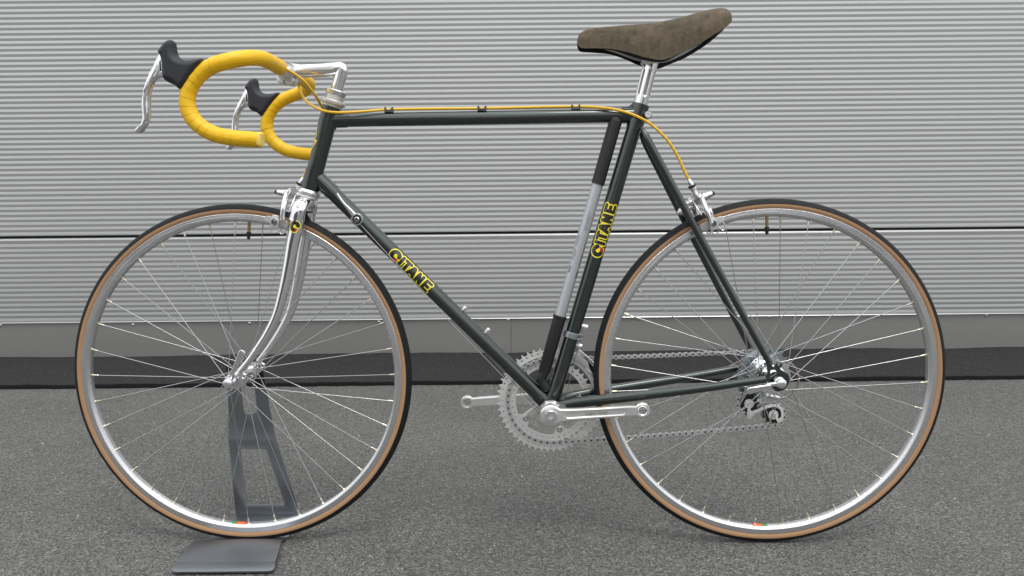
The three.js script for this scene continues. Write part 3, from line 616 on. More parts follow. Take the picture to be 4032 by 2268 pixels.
for (const f of [0.30, 0.205]) {   // boss bolts on the rear of the seat tube
  const p = BB.clone().addScaledVector(SDIR, f === 0.30 ? 0.170 : 0.131);
  mesh('bottle_boss', lathe([[0, 0.012], [0.0034, 0.012], [0.0034, 0.017], [0.0048, 0.0175], [0.0048, 0.0245], [0.004, 0.0255], [0, 0.0255]], p, V(0.958, -0.286, 0), 16), M.satin, frame);
}
// decals
const bigG = (x, cx, cy, r, style, lw, foot) => {   // fat open G: a thick arc with a slanted foot
  x.lineCap = 'round'; x.lineJoin = 'round'; x.strokeStyle = style; x.lineWidth = lw; x.beginPath(); x.ellipse(cx, cy, r, r * 1.06, 0, -0.35, 1.35, true); x.stroke();
  if (foot) { x.fillStyle = foot[0]; x.strokeStyle = foot[0]; x.lineWidth = foot[1]; x.beginPath(); x.moveTo(cx - r * 0.05, cy + r * 0.45); x.lineTo(cx + r * 1.15, cy + r * 0.15); x.lineTo(cx + r * 0.6, cy + r * 1.35); x.lineTo(cx + r * 0.02, cy + r * 1.42); x.closePath(); x.fill(); x.stroke(); }
};
const YEL = '#f6e62a', BLK = '#0a0a0a', RED = '#c4202a';
const decalDraw = (x, w, h) => {   // fat rounded lettering drawn as thick strokes
  x.clearRect(0, 0, w, h); x.lineJoin = 'round'; x.lineCap = 'round';
  const t = 68, b = 232, strokes = [[[272, t], [272, b]], [[338, t], [450, t]], [[394, t], [394, b]], [[478, b], [528, t], [552, t], [596, b]], [[506, 182], [572, 182]], [[664, b], [664, t], [752, b], [752, t]], [[936, t], [836, t], [836, b], [936, b]], [[836, 150], [918, 150]]];
  const all = (style, lw) => { x.strokeStyle = style; x.lineWidth = lw; for (const q of strokes) { x.beginPath(); q.forEach((p, k) => (k ? x.lineTo(p[0], p[1]) : x.moveTo(p[0], p[1]))); x.stroke(); } };
  bigG(x, 134, 150, 70, YEL, 116, [YEL, 40]); all(YEL, 100);
  x.fillStyle = YEL; x.beginPath(); x.arc(134, 150, 46, 0, 7); x.fill();
  bigG(x, 134, 150, 70, BLK, 76); all(BLK, 60);
  x.fillStyle = RED; x.beginPath(); x.moveTo(136, 190); x.lineTo(214, 166); x.lineTo(184, 252); x.lineTo(122, 258); x.closePath(); x.fill();
};
const gitane = canvasTex(1024, 300, decalDraw);
const decalMat = phy({ map: gitane, transparent: true, roughness: 0.4, clearcoat: 1, clearcoatRoughness: 0.06 });
const dtMid = V(-0.1722, 0.5405);
const dtP = DT0.clone().addScaledVector(dtd, dtMid.clone().sub(DT0).dot(dtd));
mesh('frame_decal', wrapPatch(dtP, dtd, V(0.02, 0.02, 1), 0.112, 0.0325, 0.01425, 0.01425), decalMat, frame, 'black GITANE lettering outlined in yellow on the down tube');
const stP = BB.clone().addScaledVector(SDIR, V(0.195, 0.617).sub(BB).dot(SDIR));
mesh('frame_decal', wrapPatch(stP, SDIR, V(0, 0, 1), 0.112, 0.0325, 0.01445, 0.01445), decalMat, frame, 'black GITANE lettering outlined in yellow on the seat tube');
const badgeTex = canvasTex(256, 256, (x, w, h) => {
  x.clearRect(0, 0, w, h); x.lineJoin = 'round';
  x.translate(w / 2, h / 2); x.rotate(Math.PI / 2); x.translate(-h / 2, -w / 2);
  x.strokeStyle = '#f3e32b'; x.lineWidth = 16; x.fillStyle = '#0b0b0b'; x.beginPath(); x.arc(128, 75, 58, 0, 7); x.fill(); x.stroke();
  x.fillStyle = '#8e2530'; x.beginPath(); x.moveTo(40, 130); x.lineTo(216, 130); x.lineTo(150, 245); x.lineTo(106, 245); x.closePath(); x.fill(); x.stroke();
});
mesh('head_badge', wrapPatch(onHead(0.094), STEER.clone().negate().negate(), V(-0.9559, 0.2937, 0.12), 0.050, 0.0440, 0.0167, 0.0167, 24), phy({ map: badgeTex, transparent: true, roughness: 0.4, clearcoat: 1 }), frame);

// ---- headset
mesh('headset', [
  lathe([[0.012, 0], [0.0195, 0], [0.0200, 0.002], [0.0190, 0.0045], [0.0215, 0.006], [0.0222, 0.0085], [0.0222, 0.0115], [0.0175, 0.0165], [0.0165, 0.0165]].map(([r, h]) => [r * 0.96, h]), onHead(-0.0155), STEER, 40),
  lathe([[0.0150, 0], [0.0185, 0.0005], [0.0190, 0.004], [0.0222, 0.0055], [0.0232, 0.007], [0.0232, 0.0115], [0.0205, 0.0128], [0.0178, 0.0132], [0.0178, 0.016], [0.0172, 0.0164], [0.0178, 0.0168], [0.0178, 0.0195], [0.0172, 0.02], [0.0178, 0.0204], [0.0178, 0.023], [0.0130, 0.023]], onHead(HL + 0.001), STEER, 44),
], M.satin, bike);
mesh('headset_locknut', lathe([[0.0125, 0], [0.0195, 0], [0.0195, 0.0075], [0.0178, 0.0095], [0.0125, 0.0098]], onHead(HL + 0.0245), STEER, 8, 0.3), M.polished, bike);

// ---- fork
const fork = group('fork', bike, 'chrome plated steel fork');
mesh('fork_crown', [lathe([[0, -0.018], [0.0150, -0.018], [0.0185, -0.013], [0.0190, -0.006], [0.0175, 0], [0.0135, 0.001]], onHead(-0.0165), STEER, 36, 0.9),
  ...[1, -1].map((s) => sweep([onHead(-0.0225).add(V(0, 0, 0.004 * s)), onHead(-0.0255).add(V(-0.0008, 0, 0.020 * s)), onHead(-0.036).add(V(-0.0012, 0, 0.0335 * s)), onHead(-0.062).add(V(-0.001, 0, 0.0365 * s))], (t) => [0.0118 - 0.0012 * t, 0.0150 - 0.0004 * t], { n: 30, radial: 28, ref: V(0, 1, 0.4 * s) }))], M.chrome, fork);
for (const s of [1, -1]) {
  mesh('fork_blade', sweep([onHead(-0.0445).add(V(-0.001, 0, 0.0365 * s)), V(-0.3835, 0.6260, 0.0372 * s), V(-0.3905, 0.5980, 0.0385 * s), V(-0.4005, 0.5500, 0.0405 * s), V(-0.4125, 0.5010, 0.0430 * s), V(-0.4272, 0.4560, 0.0455 * s), V(-0.4465, 0.4210, 0.0475 * s), V(-0.4650, 0.3945, 0.0490 * s), V(-0.4825, 0.3715, 0.0502 * s), V(-0.4985, 0.3535, 0.0510 * s)], (t) => [0.0098 - 0.0042 * Math.min(1, t * 1.15), 0.0139 - 0.0080 * Math.pow(t, 0.9)], { n: 90, radial: 32 }), M.chrome, fork);
  const dz = 0.0512 * s, sh = spline([[-0.4955, 0.3600], [-0.5050, 0.3505], [-0.5150, 0.3490], [-0.5245, 0.3440], [-0.5275, 0.3350], [-0.5235, 0.3255], [-0.5150, 0.3205], [-0.5060, 0.3235], [-0.5010, 0.3330], [-0.4930, 0.3370], [-0.4865, 0.3405], [-0.4855, 0.3480], [-0.4905, 0.3510]], true, 90);
  mesh('fork_dropout', plate(sh, dz - 0.0028, dz + 0.0028, 0.0014, { holes: [circlePath(-0.4905, 0.3445, 0.0026)] }), M.chrome, fork);
}
const gTex = canvasTex(256, 256, (x, w, h) => {
  x.clearRect(0, 0, w, h); x.translate(w / 2, h / 2); x.rotate(-Math.PI * 0.5);
  bigG(x, -8, -10, 64, YEL, 108, [YEL, 34]); x.fillStyle = YEL; x.beginPath(); x.arc(-6, -8, 40, 0, 7); x.fill(); bigG(x, -8, -10, 64, '#14130f', 72);
  x.fillStyle = RED; x.beginPath(); x.moveTo(6, 34); x.lineTo(62, 14); x.lineTo(30, 84); x.lineTo(-8, 84); x.closePath(); x.fill();
});
mesh('fork_decal', wrapPatch(V(-0.3833, 0.6275, 0.0372), V(-0.237, -0.971, 0), V(0, 0, 1), 0.026, 0.0265, 0.0138, 0.0100), phy({ map: gTex, transparent: true, roughness: 0.3, clearcoat: 1, clearcoatRoughness: 0.05 }), fork);

// ---- stem and handlebar
const BAR = V(-0.3985, 0.9185);
const quillTop = onHead(HL + 0.078);
const stem = group('stem', bike);
mesh('stem_body', [
  sweep([onHead(HL + 0.02), onHead(HL + 0.05), onHead(HL + 0.066), V(-0.2975, 0.9235), V(-0.3080, 0.9235), V(-0.3300, 0.9218), V(-0.3640, 0.9208), V(-0.3890, 0.9200)], (t) => (t > 0.9 ? 0.0126 + 0.03 * (t - 0.9) : 0.0114 + 0.0012 * Math.min(1, t * 2)), { n: 80, radial: 30, type: 'chordal' }),
  lathe([[0.0128, -0.019], [0.0168, -0.019], [0.0180, -0.0165], [0.0180, 0.0165], [0.0168, 0.019], [0.0128, 0.019]], BAR, V(0, 0, 1), 40),
], M.polished, stem);
mesh('stem_clamp_ear', plate(spline([[-0.4175, 0.9100], [-0.4160, 0.9000], [-0.4130, 0.8965], [-0.4050, 0.8960], [-0.4040, 0.9040], [-0.4070, 0.9100]], true, 40), -0.0145, 0.0145, 0.0016), M.satin, stem);
mesh('stem_clamp_ear', plate(spline([[-0.4015, 0.9050], [-0.4010, 0.8955], [-0.3960, 0.8940], [-0.3890, 0.8945], [-0.3855, 0.9060], [-0.3900, 0.9130]], true, 40), -0.0145, 0.0145, 0.0016), M.satin, stem);
mesh('stem_groove', plate(capsule2(-0.3680, 0.9222, 0.0030, -0.3120, 0.9240, 0.0030, 10), 0.0105, 0.01285, 0.0002), M.satin, stem);

const bar = group('handlebar', bike, 'drop handlebar wrapped in yellow tape');
mesh('bar_centre', rod(V(BAR.x, BAR.y, -0.075), V(BAR.x, BAR.y, 0.075), 0.0126), M.polished, bar);
const barPts = (s) => [V(-0.3985, 0.9185, 0.058 * s), V(-0.3985, 0.9187, 0.085 * s), V(-0.3990, 0.9190, 0.115 * s), V(-0.4010, 0.9182, 0.142 * s), V(-0.4100, 0.9152, 0.167 * s), V(-0.4250, 0.9105, 0.184 * s), V(-0.4420, 0.9055, 0.192 * s), V(-0.4609, 0.8998, 0.195 * s), V(-0.4777, 0.8918, 0.195 * s), V(-0.4932, 0.8790, 0.195 * s), V(-0.5052, 0.8622, 0.195 * s), V(-0.5104, 0.8455, 0.195 * s), V(-0.5095, 0.8280, 0.195 * s), V(-0.5015, 0.8108, 0.195 * s), V(-0.4858, 0.7961, 0.195 * s), V(-0.4648, 0.7857, 0.195 * s), V(-0.4335, 0.7795, 0.195 * s), V(-0.3895, 0.7757, 0.195 * s)];
for (const s of [1, -1]) {
  const TP = 0.0142;
  mesh('bar_tape', sweep(barPts(s), (t, ph, d) => {
    const k = (d + 0.0025 * vnoise(d * 90, s, 61)) / TP + s * ph / (2 * Math.PI), f = k - Math.floor(k), id = Math.floor(k);
    return 0.0129 + 0.00048 * Math.pow(f, 0.7) + 0.00035 * (hash(id, s + 3, 62) - 0.5) + 0.0003 * (vnoise(d * 160, ph * 2, 63) - 0.5);
  }, { n: 560, radial: 28 }), M.tape, bar);
  mesh('tape_finish', sweep(line(V(-0.3985, 0.9185, 0.054 * s), V(-0.3985, 0.9186, 0.068 * s)), () => 0.01385, { n: 2, radial: 32 }), M.tape, bar);
  mesh('bar_plug', lathe([[0, 0.004], [0.0085, 0.0037], [0.0122, 0.0024], [0.0138, 0.0006], [0.0136, -0.0025], [0.011, -0.006]].reverse(), V(-0.3895, 0.7757, 0.195 * s), V(1, -0.08, 0), 28, 0.9), M.plug, bar);
}

// ---- brake levers
const hoodOutline = [[-0.5514, 0.9212], [-0.5470, 0.9275], [-0.5417, 0.9335], [-0.5355, 0.9380], [-0.5300, 0.9378], [-0.5278, 0.9330], [-0.5270, 0.9242], [-0.5238, 0.9140], [-0.5140, 0.9064], [-0.4990, 0.9053], [-0.4885, 0.9070], [-0.4825, 0.9081], [-0.4800, 0.9055], [-0.4860, 0.8953], [-0.4985, 0.8797], [-0.5093, 0.8656], [-0.5177, 0.8606], [-0.5288, 0.8690], [-0.5447, 0.8780], [-0.5460, 0.8962], [-0.5478, 0.9130]];
const leverOutline = [[-0.5500, 0.9190], [-0.5588, 0.9052], [-0.5716, 0.8831], [-0.5802, 0.8626], [-0.5844, 0.8467], [-0.5856, 0.8291], [-0.5852, 0.8140], [-0.5884, 0.8050], [-0.5963, 0.7985], [-0.5993, 0.7935], [-0.5970, 0.7900], [-0.5909, 0.7913], [-0.5810, 0.8040], [-0.5768, 0.8140], [-0.5752, 0.8300], [-0.5742, 0.8480], [-0.5700, 0.8640], [-0.5620, 0.8770], [-0.5540, 0.8800], [-0.5440, 0.8810], [-0.5430, 0.9000], [-0.5450, 0.9180]];
const hoodGeo = inflate(spline(hoodOutline, true, 120), 0.0170, 0.0110, 0);
for (const s of [1, -1]) {
  const bl = group('brake_lever', bike, s > 0 ? 'near brake lever with black rubber hood' : 'far brake lever with black rubber hood');
  const z = 0.195 * s;
  mesh('lever_hood', hoodGeo.clone().translate(0, 0, z), M.hood, bl);
  mesh('lever_blade', [plate(spline(leverOutline, true, 120), z - 0.0085, z + 0.0085, 0.0034, { segs: 4, a: 0.9 })], M.polished, bl);
  mesh('lever_pivot', rod(V(-0.5482, 0.8850, z - 0.0105), V(-0.5482, 0.8850, z + 0.0105), 0.0034), M.polished, bl);
  mesh('lever_badge', plate([[-0.5478, 0.9080], [-0.5505, 0.9040], [-0.5500, 0.8895], [-0.5478, 0.8895]], z - 0.0089, z + 0.0089), M.black, bl);
}

// ---- cables
const CR = 0.0026;
mesh('brake_cable', sweep([V(-0.3985, 0.9060, -0.064), V(-0.3955, 0.9000, -0.052), V(-0.3895, 0.8905, -0.038), V(-0.3714, 0.8675, -0.010), V(-0.3429, 0.8493, 0.016), V(-0.3232, 0.8421, 0.024), V(-0.3019, 0.8397, 0.0235), V(-0.2750, 0.8405, 0.020), V(-0.2508, 0.8425, 0.014), V(-0.2083, 0.8460, 0.006), V(-0.03, 0.8462, 0.004), V(0.1430, 0.8468, 0.006), V(0.1783, 0.8448, 0.010), V(0.2110, 0.8402, 0.016), V(0.2383, 0.8325, 0.0205), V(0.2656, 0.8205, 0.0230), V(0.2838, 0.8086, 0.0235), V(0.3021, 0.7922, 0.0230), V(0.3149, 0.7778, 0.0225), V(0.3320, 0.7510, 0.021), V(0.3459, 0.7213, 0.020), V(0.3553, 0.7046, 0.0195)], () => CR, { n: 260, radial: 12 }), M.cable, bike, 'yellow rear brake cable along the top tube');
mesh('brake_cable', sweep([V(-0.3935, 0.9200, 0.060), V(-0.3855, 0.9148, 0.050), V(-0.3720, 0.9065, 0.043), V(-0.3594, 0.8960, 0.036), V(-0.3490, 0.8790, 0.016), V(-0.3450, 0.8640, -0.010), V(-0.3400, 0.8440, -0.0245), V(-0.3450, 0.8100, -0.0260), V(-0.3570, 0.7650, -0.0260), V(-0.3760, 0.7380, -0.0215), V(-0.3860, 0.7180, -0.0195)], () => CR, { n: 120, radial: 12 }), M.cable, bike, 'yellow front brake cable passing behind the head tube');
for (const x of [-0.2084, -0.0323, 0.1433]) {
  const c = group('cable_clip', bike);
  mesh('cable_clip_body', [plate([[x - 0.0085, 0.8405], [x + 0.0085, 0.8405], [x + 0.0085, 0.8500], [x + 0.0068, 0.8512], [x + 0.005, 0.8490], [x + 0.003, 0.8455], [x - 0.003, 0.8455], [x - 0.005, 0.8490], [x - 0.0068, 0.8512], [x - 0.0085, 0.8500]], -0.0035, 0.0095, 0.0004)], M.paint, c);
}
mesh('shift_cable', [rod(V(-0.2690, 0.6330, 0.016), V(-0.0954, 0.4380, 0.0125), 0.0007, 0.0007, 8), rod(V(-0.0954, 0.4380, 0.0125), V(0.0760, 0.2560, 0.011), 0.0007, 0.0007, 8)], M.spoke, bike);
mesh('shift_cable', [rod(V(-0.2690, 0.6330, -0.016), V(0.0790, 0.2560, -0.004), 0.0007, 0.0007, 8)], M.spoke, bike);
mesh('shift_cable', rod(V(0.1205, 0.2770, -0.008), V(0.1595, 0.4330, -0.012), 0.0007, 0.0007, 8), M.spoke, bike);
mesh('shift_cable_housing', sweep([V(0.5480, 0.3600, -0.066), V(0.5673, 0.3475, -0.064), V(0.5786, 0.3413, -0.062), V(0.5887, 0.3270, -0.061), V(0.5920, 0.3084, -0.060), V(0.5828, 0.2869, -0.060), V(0.5691, 0.2754, -0.060), V(0.5560, 0.2726, -0.060)], () => 0.0021, { n: 60, radial: 10 }), std({ color: lin(0.3, 0.25, 0.2), metalness: 0.5, roughness: 0.4 }), bike);
mesh('shift_cable_housing', sweep([V(0.395, 0.317, -0.062), V(0.415, 0.323, -0.066), V(0.45, 0.333, -0.070), V(0.49, 0.352, -0.071), V(0.53, 0.362, -0.069), V(0.5480, 0.3600, -0.066)], () => 0.0021, { n: 40, radial: 10 }), std({ color: lin(0.3, 0.25, 0.2), metalness: 0.5, roughness: 0.4 }), bike);

// ---- down tube shifters
for (const s of [1, -1]) {
  const sh = group('shift_lever', bike, s > 0 ? 'polished down tube shift lever on the near side' : 'down tube shift lever on the far side');
  mesh('shift_lever_blade', sweep([V(-0.2735, 0.6425, 0.0205 * s), V(-0.2800, 0.6515, 0.0208 * s), V(-0.2880, 0.6610, 0.0207 * s), V(-0.2972, 0.6715, 0.0203 * s), V(-0.3045, 0.6815, 0.0200 * s), V(-0.3092, 0.6892, 0.0200 * s)], (t) => [0.0018, 0.0058 - 0.0030 * Math.min(1, t * 1.8)], { n: 40, radial: 16 }), M.polished, sh);
  mesh('shift_lever_boss', lathe([[0, -0.006], [0.0095, -0.006], [0.0118, 0], [0.0118, 0.007], [0.0108, 0.0085], [0.0085, 0.0085], [0.0085, 0.0070], [0, 0.0070]], V(-0.2717, 0.6400, 0.0150 * s), V(0, 0, s), 36), M.polished, sh);
  mesh('shift_lever_face', lathe([[0.0045, 0], [0.0084, 0], [0.0084, 0.0009], [0.0045, 0.0009]], V(-0.2717, 0.6400, 0.0221 * s), V(0, 0, s), 32), M.black, sh);
  mesh('shift_lever_screw', lathe([[0, 0], [0.0048, 0], [0.0050, 0.0030], [0.0040, 0.0040], [0, 0.0042]], V(-0.2717, 0.6400, 0.0221 * s), V(0, 0, s), 18), M.chrome, sh);
}

// ---- brakes: d points away from the frame along the wheel's plane (front: forward, rear: backward)
function brake(name, piv, padAt, ferr, dirOut, downV, k) {
  const b = group(name, bike);
  const D = dirOut.clone().normalize(), U = downV.clone().negate().normalize();
  const at = (o, u, z) => piv.clone().addScaledVector(D, o).addScaledVector(U, u).add(V(0, 0, z));
  mesh('pivot_bolt', [rod(at(-0.03, 0, 0), at(0.016, 0, 0), 0.0045), lathe([[0, 0], [0.0075, 0], [0.0075, 0.004], [0.0062, 0.006], [0.0055, 0.014], [0.0046, 0.018], [0, 0.0185]], at(0.016, 0, 0), D, 24), lathe([[0, 0], [0.0085, 0], [0.0085, 0.005], [0, 0.005]], at(-0.012, 0, 0), D, 24)], M.polished, b);
  mesh('bolt_cap', lathe([[0, 0], [0.0046, 0], [0.0043, 0.003], [0.0028, 0.0052], [0, 0.006]], at(0.0335, 0, 0), D, 20), M.black, b);
  for (const s of [1, -1]) {
    const lay = s > 0 ? 0.008 : 0.0;   // the arms lie one before the other on the bolt
    mesh('caliper_arm', sweep([at(lay, 0.007, -0.012 * s), at(lay, 0.006, 0), at(lay + 0.001, 0.002, 0.014 * s), at(lay, -0.010, 0.027 * s), at(lay - 0.001, -0.026, 0.0345 * s), at(0.003 + lay * 0.4, -0.041, 0.0365 * s), at(0.004, -0.050, 0.0365 * s)], (t) => [0.0042 + 0.0012 * Math.sin(t * 3.1), 0.0055 + 0.0028 * Math.sin(t * 3.1)], { n: 48, radial: 18, ref: V(D.x, D.y, 0) }), M.polished, b);
    // slotted foot, pad holder, pad and nut
    const pc = padAt.clone().setZ(0);
    const foot = plate([[-0.0075, -0.0125], [0.0075, -0.0125], [0.0078, 0.004], [0.0045, 0.0125], [-0.0055, 0.0125], [-0.0080, 0.002]].map((p) => [p[0], p[1]]), -0.002, 0.002, 0.0007, { holes: [] });
    foot.applyMatrix4(new THREE.Matrix4().makeBasis(V(U.y, -U.x, 0), V(U.x, U.y, 0), V(0, 0, 1)).setPosition(pc.x, pc.y, 0.0345 * s));
    mesh('caliper_foot', foot, M.satin, b);
    mesh('pad_nut', [lathe([[0, 0], [0.0062, 0], [0.0062, 0.004], [0.0035, 0.0042], [0.0032, 0.0075], [0, 0.0078]], pc.clone().setZ(0.0365 * s), V(0, 0, s), 6, 0.3)], M.chrome, b);
    const tang = V(-(pc.y - k.y), pc.x - k.x, 0).normalize(); if (tang.x * 1 < 0) tang.negate();
    const nrm = V(-tang.y, tang.x, 0);
    const pad = plate(capsule2(-0.018, 0, 0.0062, 0.018, 0, 0.0062, 8), -0.007, 0.007, 0.0012);
    pad.applyMatrix4(new THREE.Matrix4().makeBasis(tang, nrm, V(0, 0, 1)).setPosition(pc.x, pc.y, 0.0205 * s));
    mesh('brake_pad', pad, M.pad, b);
    // wire guide under the pad
    const P = (a, c) => pc.clone().addScaledVector(tang, a).addScaledVector(nrm, c).setZ(0.0275 * s);
    mesh('wheel_guide', sweep([P(-0.007, -0.006), P(-0.006, -0.016), P(-0.002, -0.0215), P(0.005, -0.0185), P(0.009, -0.0125), P(0.012, -0.019), P(0.0175, -0.0195), P(0.020, -0.012), P(0.019, -0.005)], () => 0.0012, { n: 40, radial: 8 }), M.polished, b);
  }
  mesh('return_spring', [1, -1].map((s) => sweep([at(-0.006, 0.004, 0.004 * s), at(-0.0065, -0.002, 0.016 * s), at(-0.006, -0.014, 0.026 * s), at(-0.004, -0.028, 0.0315 * s)], () => 0.0013, { n: 24, radial: 8 })), M.chrome, b);
  // upper arm reaching to the cable, adjuster, rubber ring and ferrule
  const fd = ferr[1].clone().sub(ferr[0]).normalize();
  mesh('cable_arm', sweep([at(0.004, -0.004, ferr[0].z * 0.4), at(0.002, 0.004, ferr[0].z * 0.8), ferr[0].clone().addScaledVector(fd, -0.012), ferr[0].clone()], (t) => 0.0058 - 0.0018 * t, { n: 24, radial: 14 }), M.satin, b);
  mesh('cable_adjuster', [lathe([[0, 0], [0.0050, 0], [0.0056, 0.001], [0.0056, 0.006], [0.0046, 0.007], [0, 0.007]], ferr[0], fd, 20)], M.satin, b);
  mesh('rubber_ring', new THREE.TorusGeometry(0.0060, 0.0021, 10, 24).rotateX(Math.PI / 2).applyMatrix4(basisTo(ferr[0].clone().addScaledVector(fd, 0.0092), fd)), M.black, b);
  mesh('cable_ferrule', lathe([[0, 0], [0.0050, 0], [0.0046, 0.004], [0.0032, 0.0115], [0.0026, 0.0125], [0, 0.0125]], ferr[0].clone().addScaledVector(fd, 0.0105), fd, 20), M.polished, b);
  return b;
}
brake('front_brake', V(-0.3960, 0.6880, 0), V(-0.4246, 0.6374), [V(-0.3945, 0.7010, -0.0195), V(-0.3860, 0.7180, -0.0195)], V(-0.985, 0.17, 0), V(-0.17, -0.985, 0), FH);
brake('rear_brake', V(0.3690, 0.6700, 0), V(0.3960, 0.6270), [V(0.3632, 0.6880, 0.0195), V(0.3553, 0.7046, 0.0195)], V(0.93, 0.36, 0), V(0.36, -0.93, 0), RH);
mesh('brake_release', lathe([[0, 0], [0.0085, 0], [0.009, 0.002], [0.009, 0.012], [0.0075, 0.0135], [0, 0.0135]], V(0.3830, 0.6440, 0.0290), V(0.8, 0.32, 0.25), 26), M.satin, bike);

// ---- seatpost and saddle
const spA = BB.clone().addScaledVector(SDIR, V(0.2590, 0.835).sub(BB).dot(SDIR)), spB = V(0.2836, 0.9262);
const spDir = spB.clone().sub(spA).normalize(), spLen = spA.distanceTo(spB);
const post = group('seatpost', bike);
const fluteAt = (i) => i * Math.PI / 3 + 0.15, fl0 = 0.034, fl1 = 0.0770, fw2 = 0.26;
mesh('seatpost_tube', sweep(line(spA, spB), (t, ph, s) => {
  let d = 0;
  for (let i = 0; i < 6; i++) { let a = Math.abs(((ph - fluteAt(i)) % (2 * Math.PI) + 3 * Math.PI) % (2 * Math.PI) - Math.PI); const e = Math.max(0, Math.max(fl0 - s, s - fl1)) / 0.004, q = Math.hypot(a / fw2, e); if (q < 1) d = Math.max(d, Math.sqrt(1 - q * q)); }
  return 0.0133 - 0.0011 * Math.min(1, d * 1.6);
}, { n: 110, radial: 144 }), M.polished, post);
for (let i = 0; i < 6; i++) {
  const a = fluteAt(i), pos = [], idx = [], N = V(0, 0, 1), B = new THREE.Vector3().crossVectors(spDir, N), nS = 16, nA = 6;
  for (let k = 0; k <= nS; k++) for (let j = 0; j <= nA; j++) {
    const s = fl0 - 0.001 + (fl1 - fl0 + 0.002) * k / nS, e = Math.max(0, Math.max(fl0 + 0.002 - s, s - fl1 + 0.002)) / 0.005, ph = a + (j / nA - 0.5) * 2 * 0.225 * Math.sqrt(Math.max(0.02, 1 - e * e));
    const q = spA.clone().addScaledVector(spDir, s).addScaledVector(N, 0.01245 * Math.cos(ph)).addScaledVector(B, 0.01245 * Math.sin(ph)); pos.push(q.x, q.y, q.z);
  }
  for (let k = 0; k < nS; k++) for (let j = 0; j < nA; j++) { const q = k * (nA + 1) + j, w = q + nA + 1; idx.push(q, q + 1, w, q + 1, w + 1, w); }
  const g = new THREE.BufferGeometry(); g.setAttribute('position', new THREE.Float32BufferAttribute(pos, 3)); g.setIndex(idx); g.computeVertexNormals();
  mesh('seatpost_flute', g, M.matte, post);
}
mesh('seat_clamp', [plate(spline([[0.2670, 0.9290], [0.2700, 0.9240], [0.2850, 0.9225], [0.2990, 0.9255], [0.3020, 0.9310], [0.2940, 0.9360], [0.2740, 0.9355]], true, 40), -0.024, 0.024, 0.003), rod(V(0.276, 0.928, -0.012), V(0.272, 0.917, -0.012), 0.0035)], M.satin, post);
const saddle = group('saddle', bike, 'worn brown suede racing saddle with black underside');
const sx = [0.1467, 0.1486, 0.1530, 0.1649, 0.1850, 0.2100, 0.2400, 0.2667, 0.2993, 0.3300, 0.3570, 0.3800, 0.3980, 0.4120, 0.4200, 0.4244];
const stp = [0.9690, 0.9760, 0.9820, 0.9874, 0.9906, 0.9925, 0.9944, 0.9957, 0.9987, 1.0035, 1.0099, 1.0150, 1.0180, 1.0175, 1.0125, 1.0020];
const sbt = [0.9610, 0.9555, 0.9515, 0.9502, 0.9494, 0.9473, 0.9400, 0.9303, 0.9232, 0.9330, 0.9445, 0.9575, 0.9690, 0.9790, 0.9870, 0.9960];
const shw = [0.0080, 0.0135, 0.0175, 0.0205, 0.0228, 0.0245, 0.0275, 0.0335, 0.0430, 0.0545, 0.0645, 0.0690, 0.0680, 0.0600, 0.0500, 0.0330];
function interp(xs, ys, x) { let i = 0; while (i < xs.length - 2 && x > xs[i + 1]) i++; const f = (x - xs[i]) / (xs[i + 1] - xs[i]), s = (a) => { const p = ys[Math.max(0, a - 1)], q = ys[Math.min(ys.length - 1, a + 1)], dx = xs[Math.min(ys.length - 1, a + 1)] - xs[Math.max(0, a - 1)]; return (q - p) / dx; }; const h = xs[i + 1] - xs[i], m0 = s(i) * h, m1 = s(i + 1) * h, f2 = f * f, f3 = f2 * f; return (2 * f3 - 3 * f2 + 1) * ys[i] + (f3 - 2 * f2 + f) * m0 + (-2 * f3 + 3 * f2) * ys[i + 1] + (f3 - f2) * m1; }
function saddleShell(inset) {
  const n = 90, m = 40, pos = [], uv = [], idx = [], e = 2.5;
  for (let i = 0; i <= n; i++) {
    const f = i / n, x = 0.1467 + (0.4244 - 0.1467) * (0.5 - 0.5 * Math.cos(Math.PI * f)) * 1, hw = Math.max(0.002, interp(sx, shw, x) - inset), tp = interp(sx, stp, x) - inset * 1.2, bt = Math.min(interp(sx, sbt, x) - (inset ? 0.0048 * Math.exp(-Math.pow((x - 0.262) / 0.05, 2)) : 0), tp - 0.001);
    for (let j = 0; j <= m; j++) {
      const a = (j / m - 0.5) * Math.PI, z = hw * Math.sign(Math.sin(a)) * Math.pow(Math.abs(Math.sin(a)), 2 / e), y = bt + (tp - bt) * Math.pow(Math.max(0, Math.cos(a)), 2 / e);
      const lump = inset ? 0 : 0.0007 * (vnoise(x * 60, z * 60 + 9, 95) - 0.5);
      pos.push(x, y + lump, z); uv.push(x * 8, j / m * 1.1);
    }
  }
  for (let i = 0; i < n; i++) for (let j = 0; j < m; j++) { const a = i * (m + 1) + j, b = a + m + 1; idx.push(a, a + 1, b, a + 1, b + 1, b); }
  for (const [i, r] of [[0, 1], [n, 0]]) for (let j = 1; j < m; j++) { const o = i * (m + 1); r ? idx.push(o, o + j + 1, o + j) : idx.push(o, o + j, o + j + 1); }
  const g = new THREE.BufferGeometry(); g.setAttribute('position', new THREE.Float32BufferAttribute(pos, 3)); g.setAttribute('uv', new THREE.Float32BufferAttribute(uv, 2)); g.setIndex(idx); g.computeVertexNormals(); return g;
}
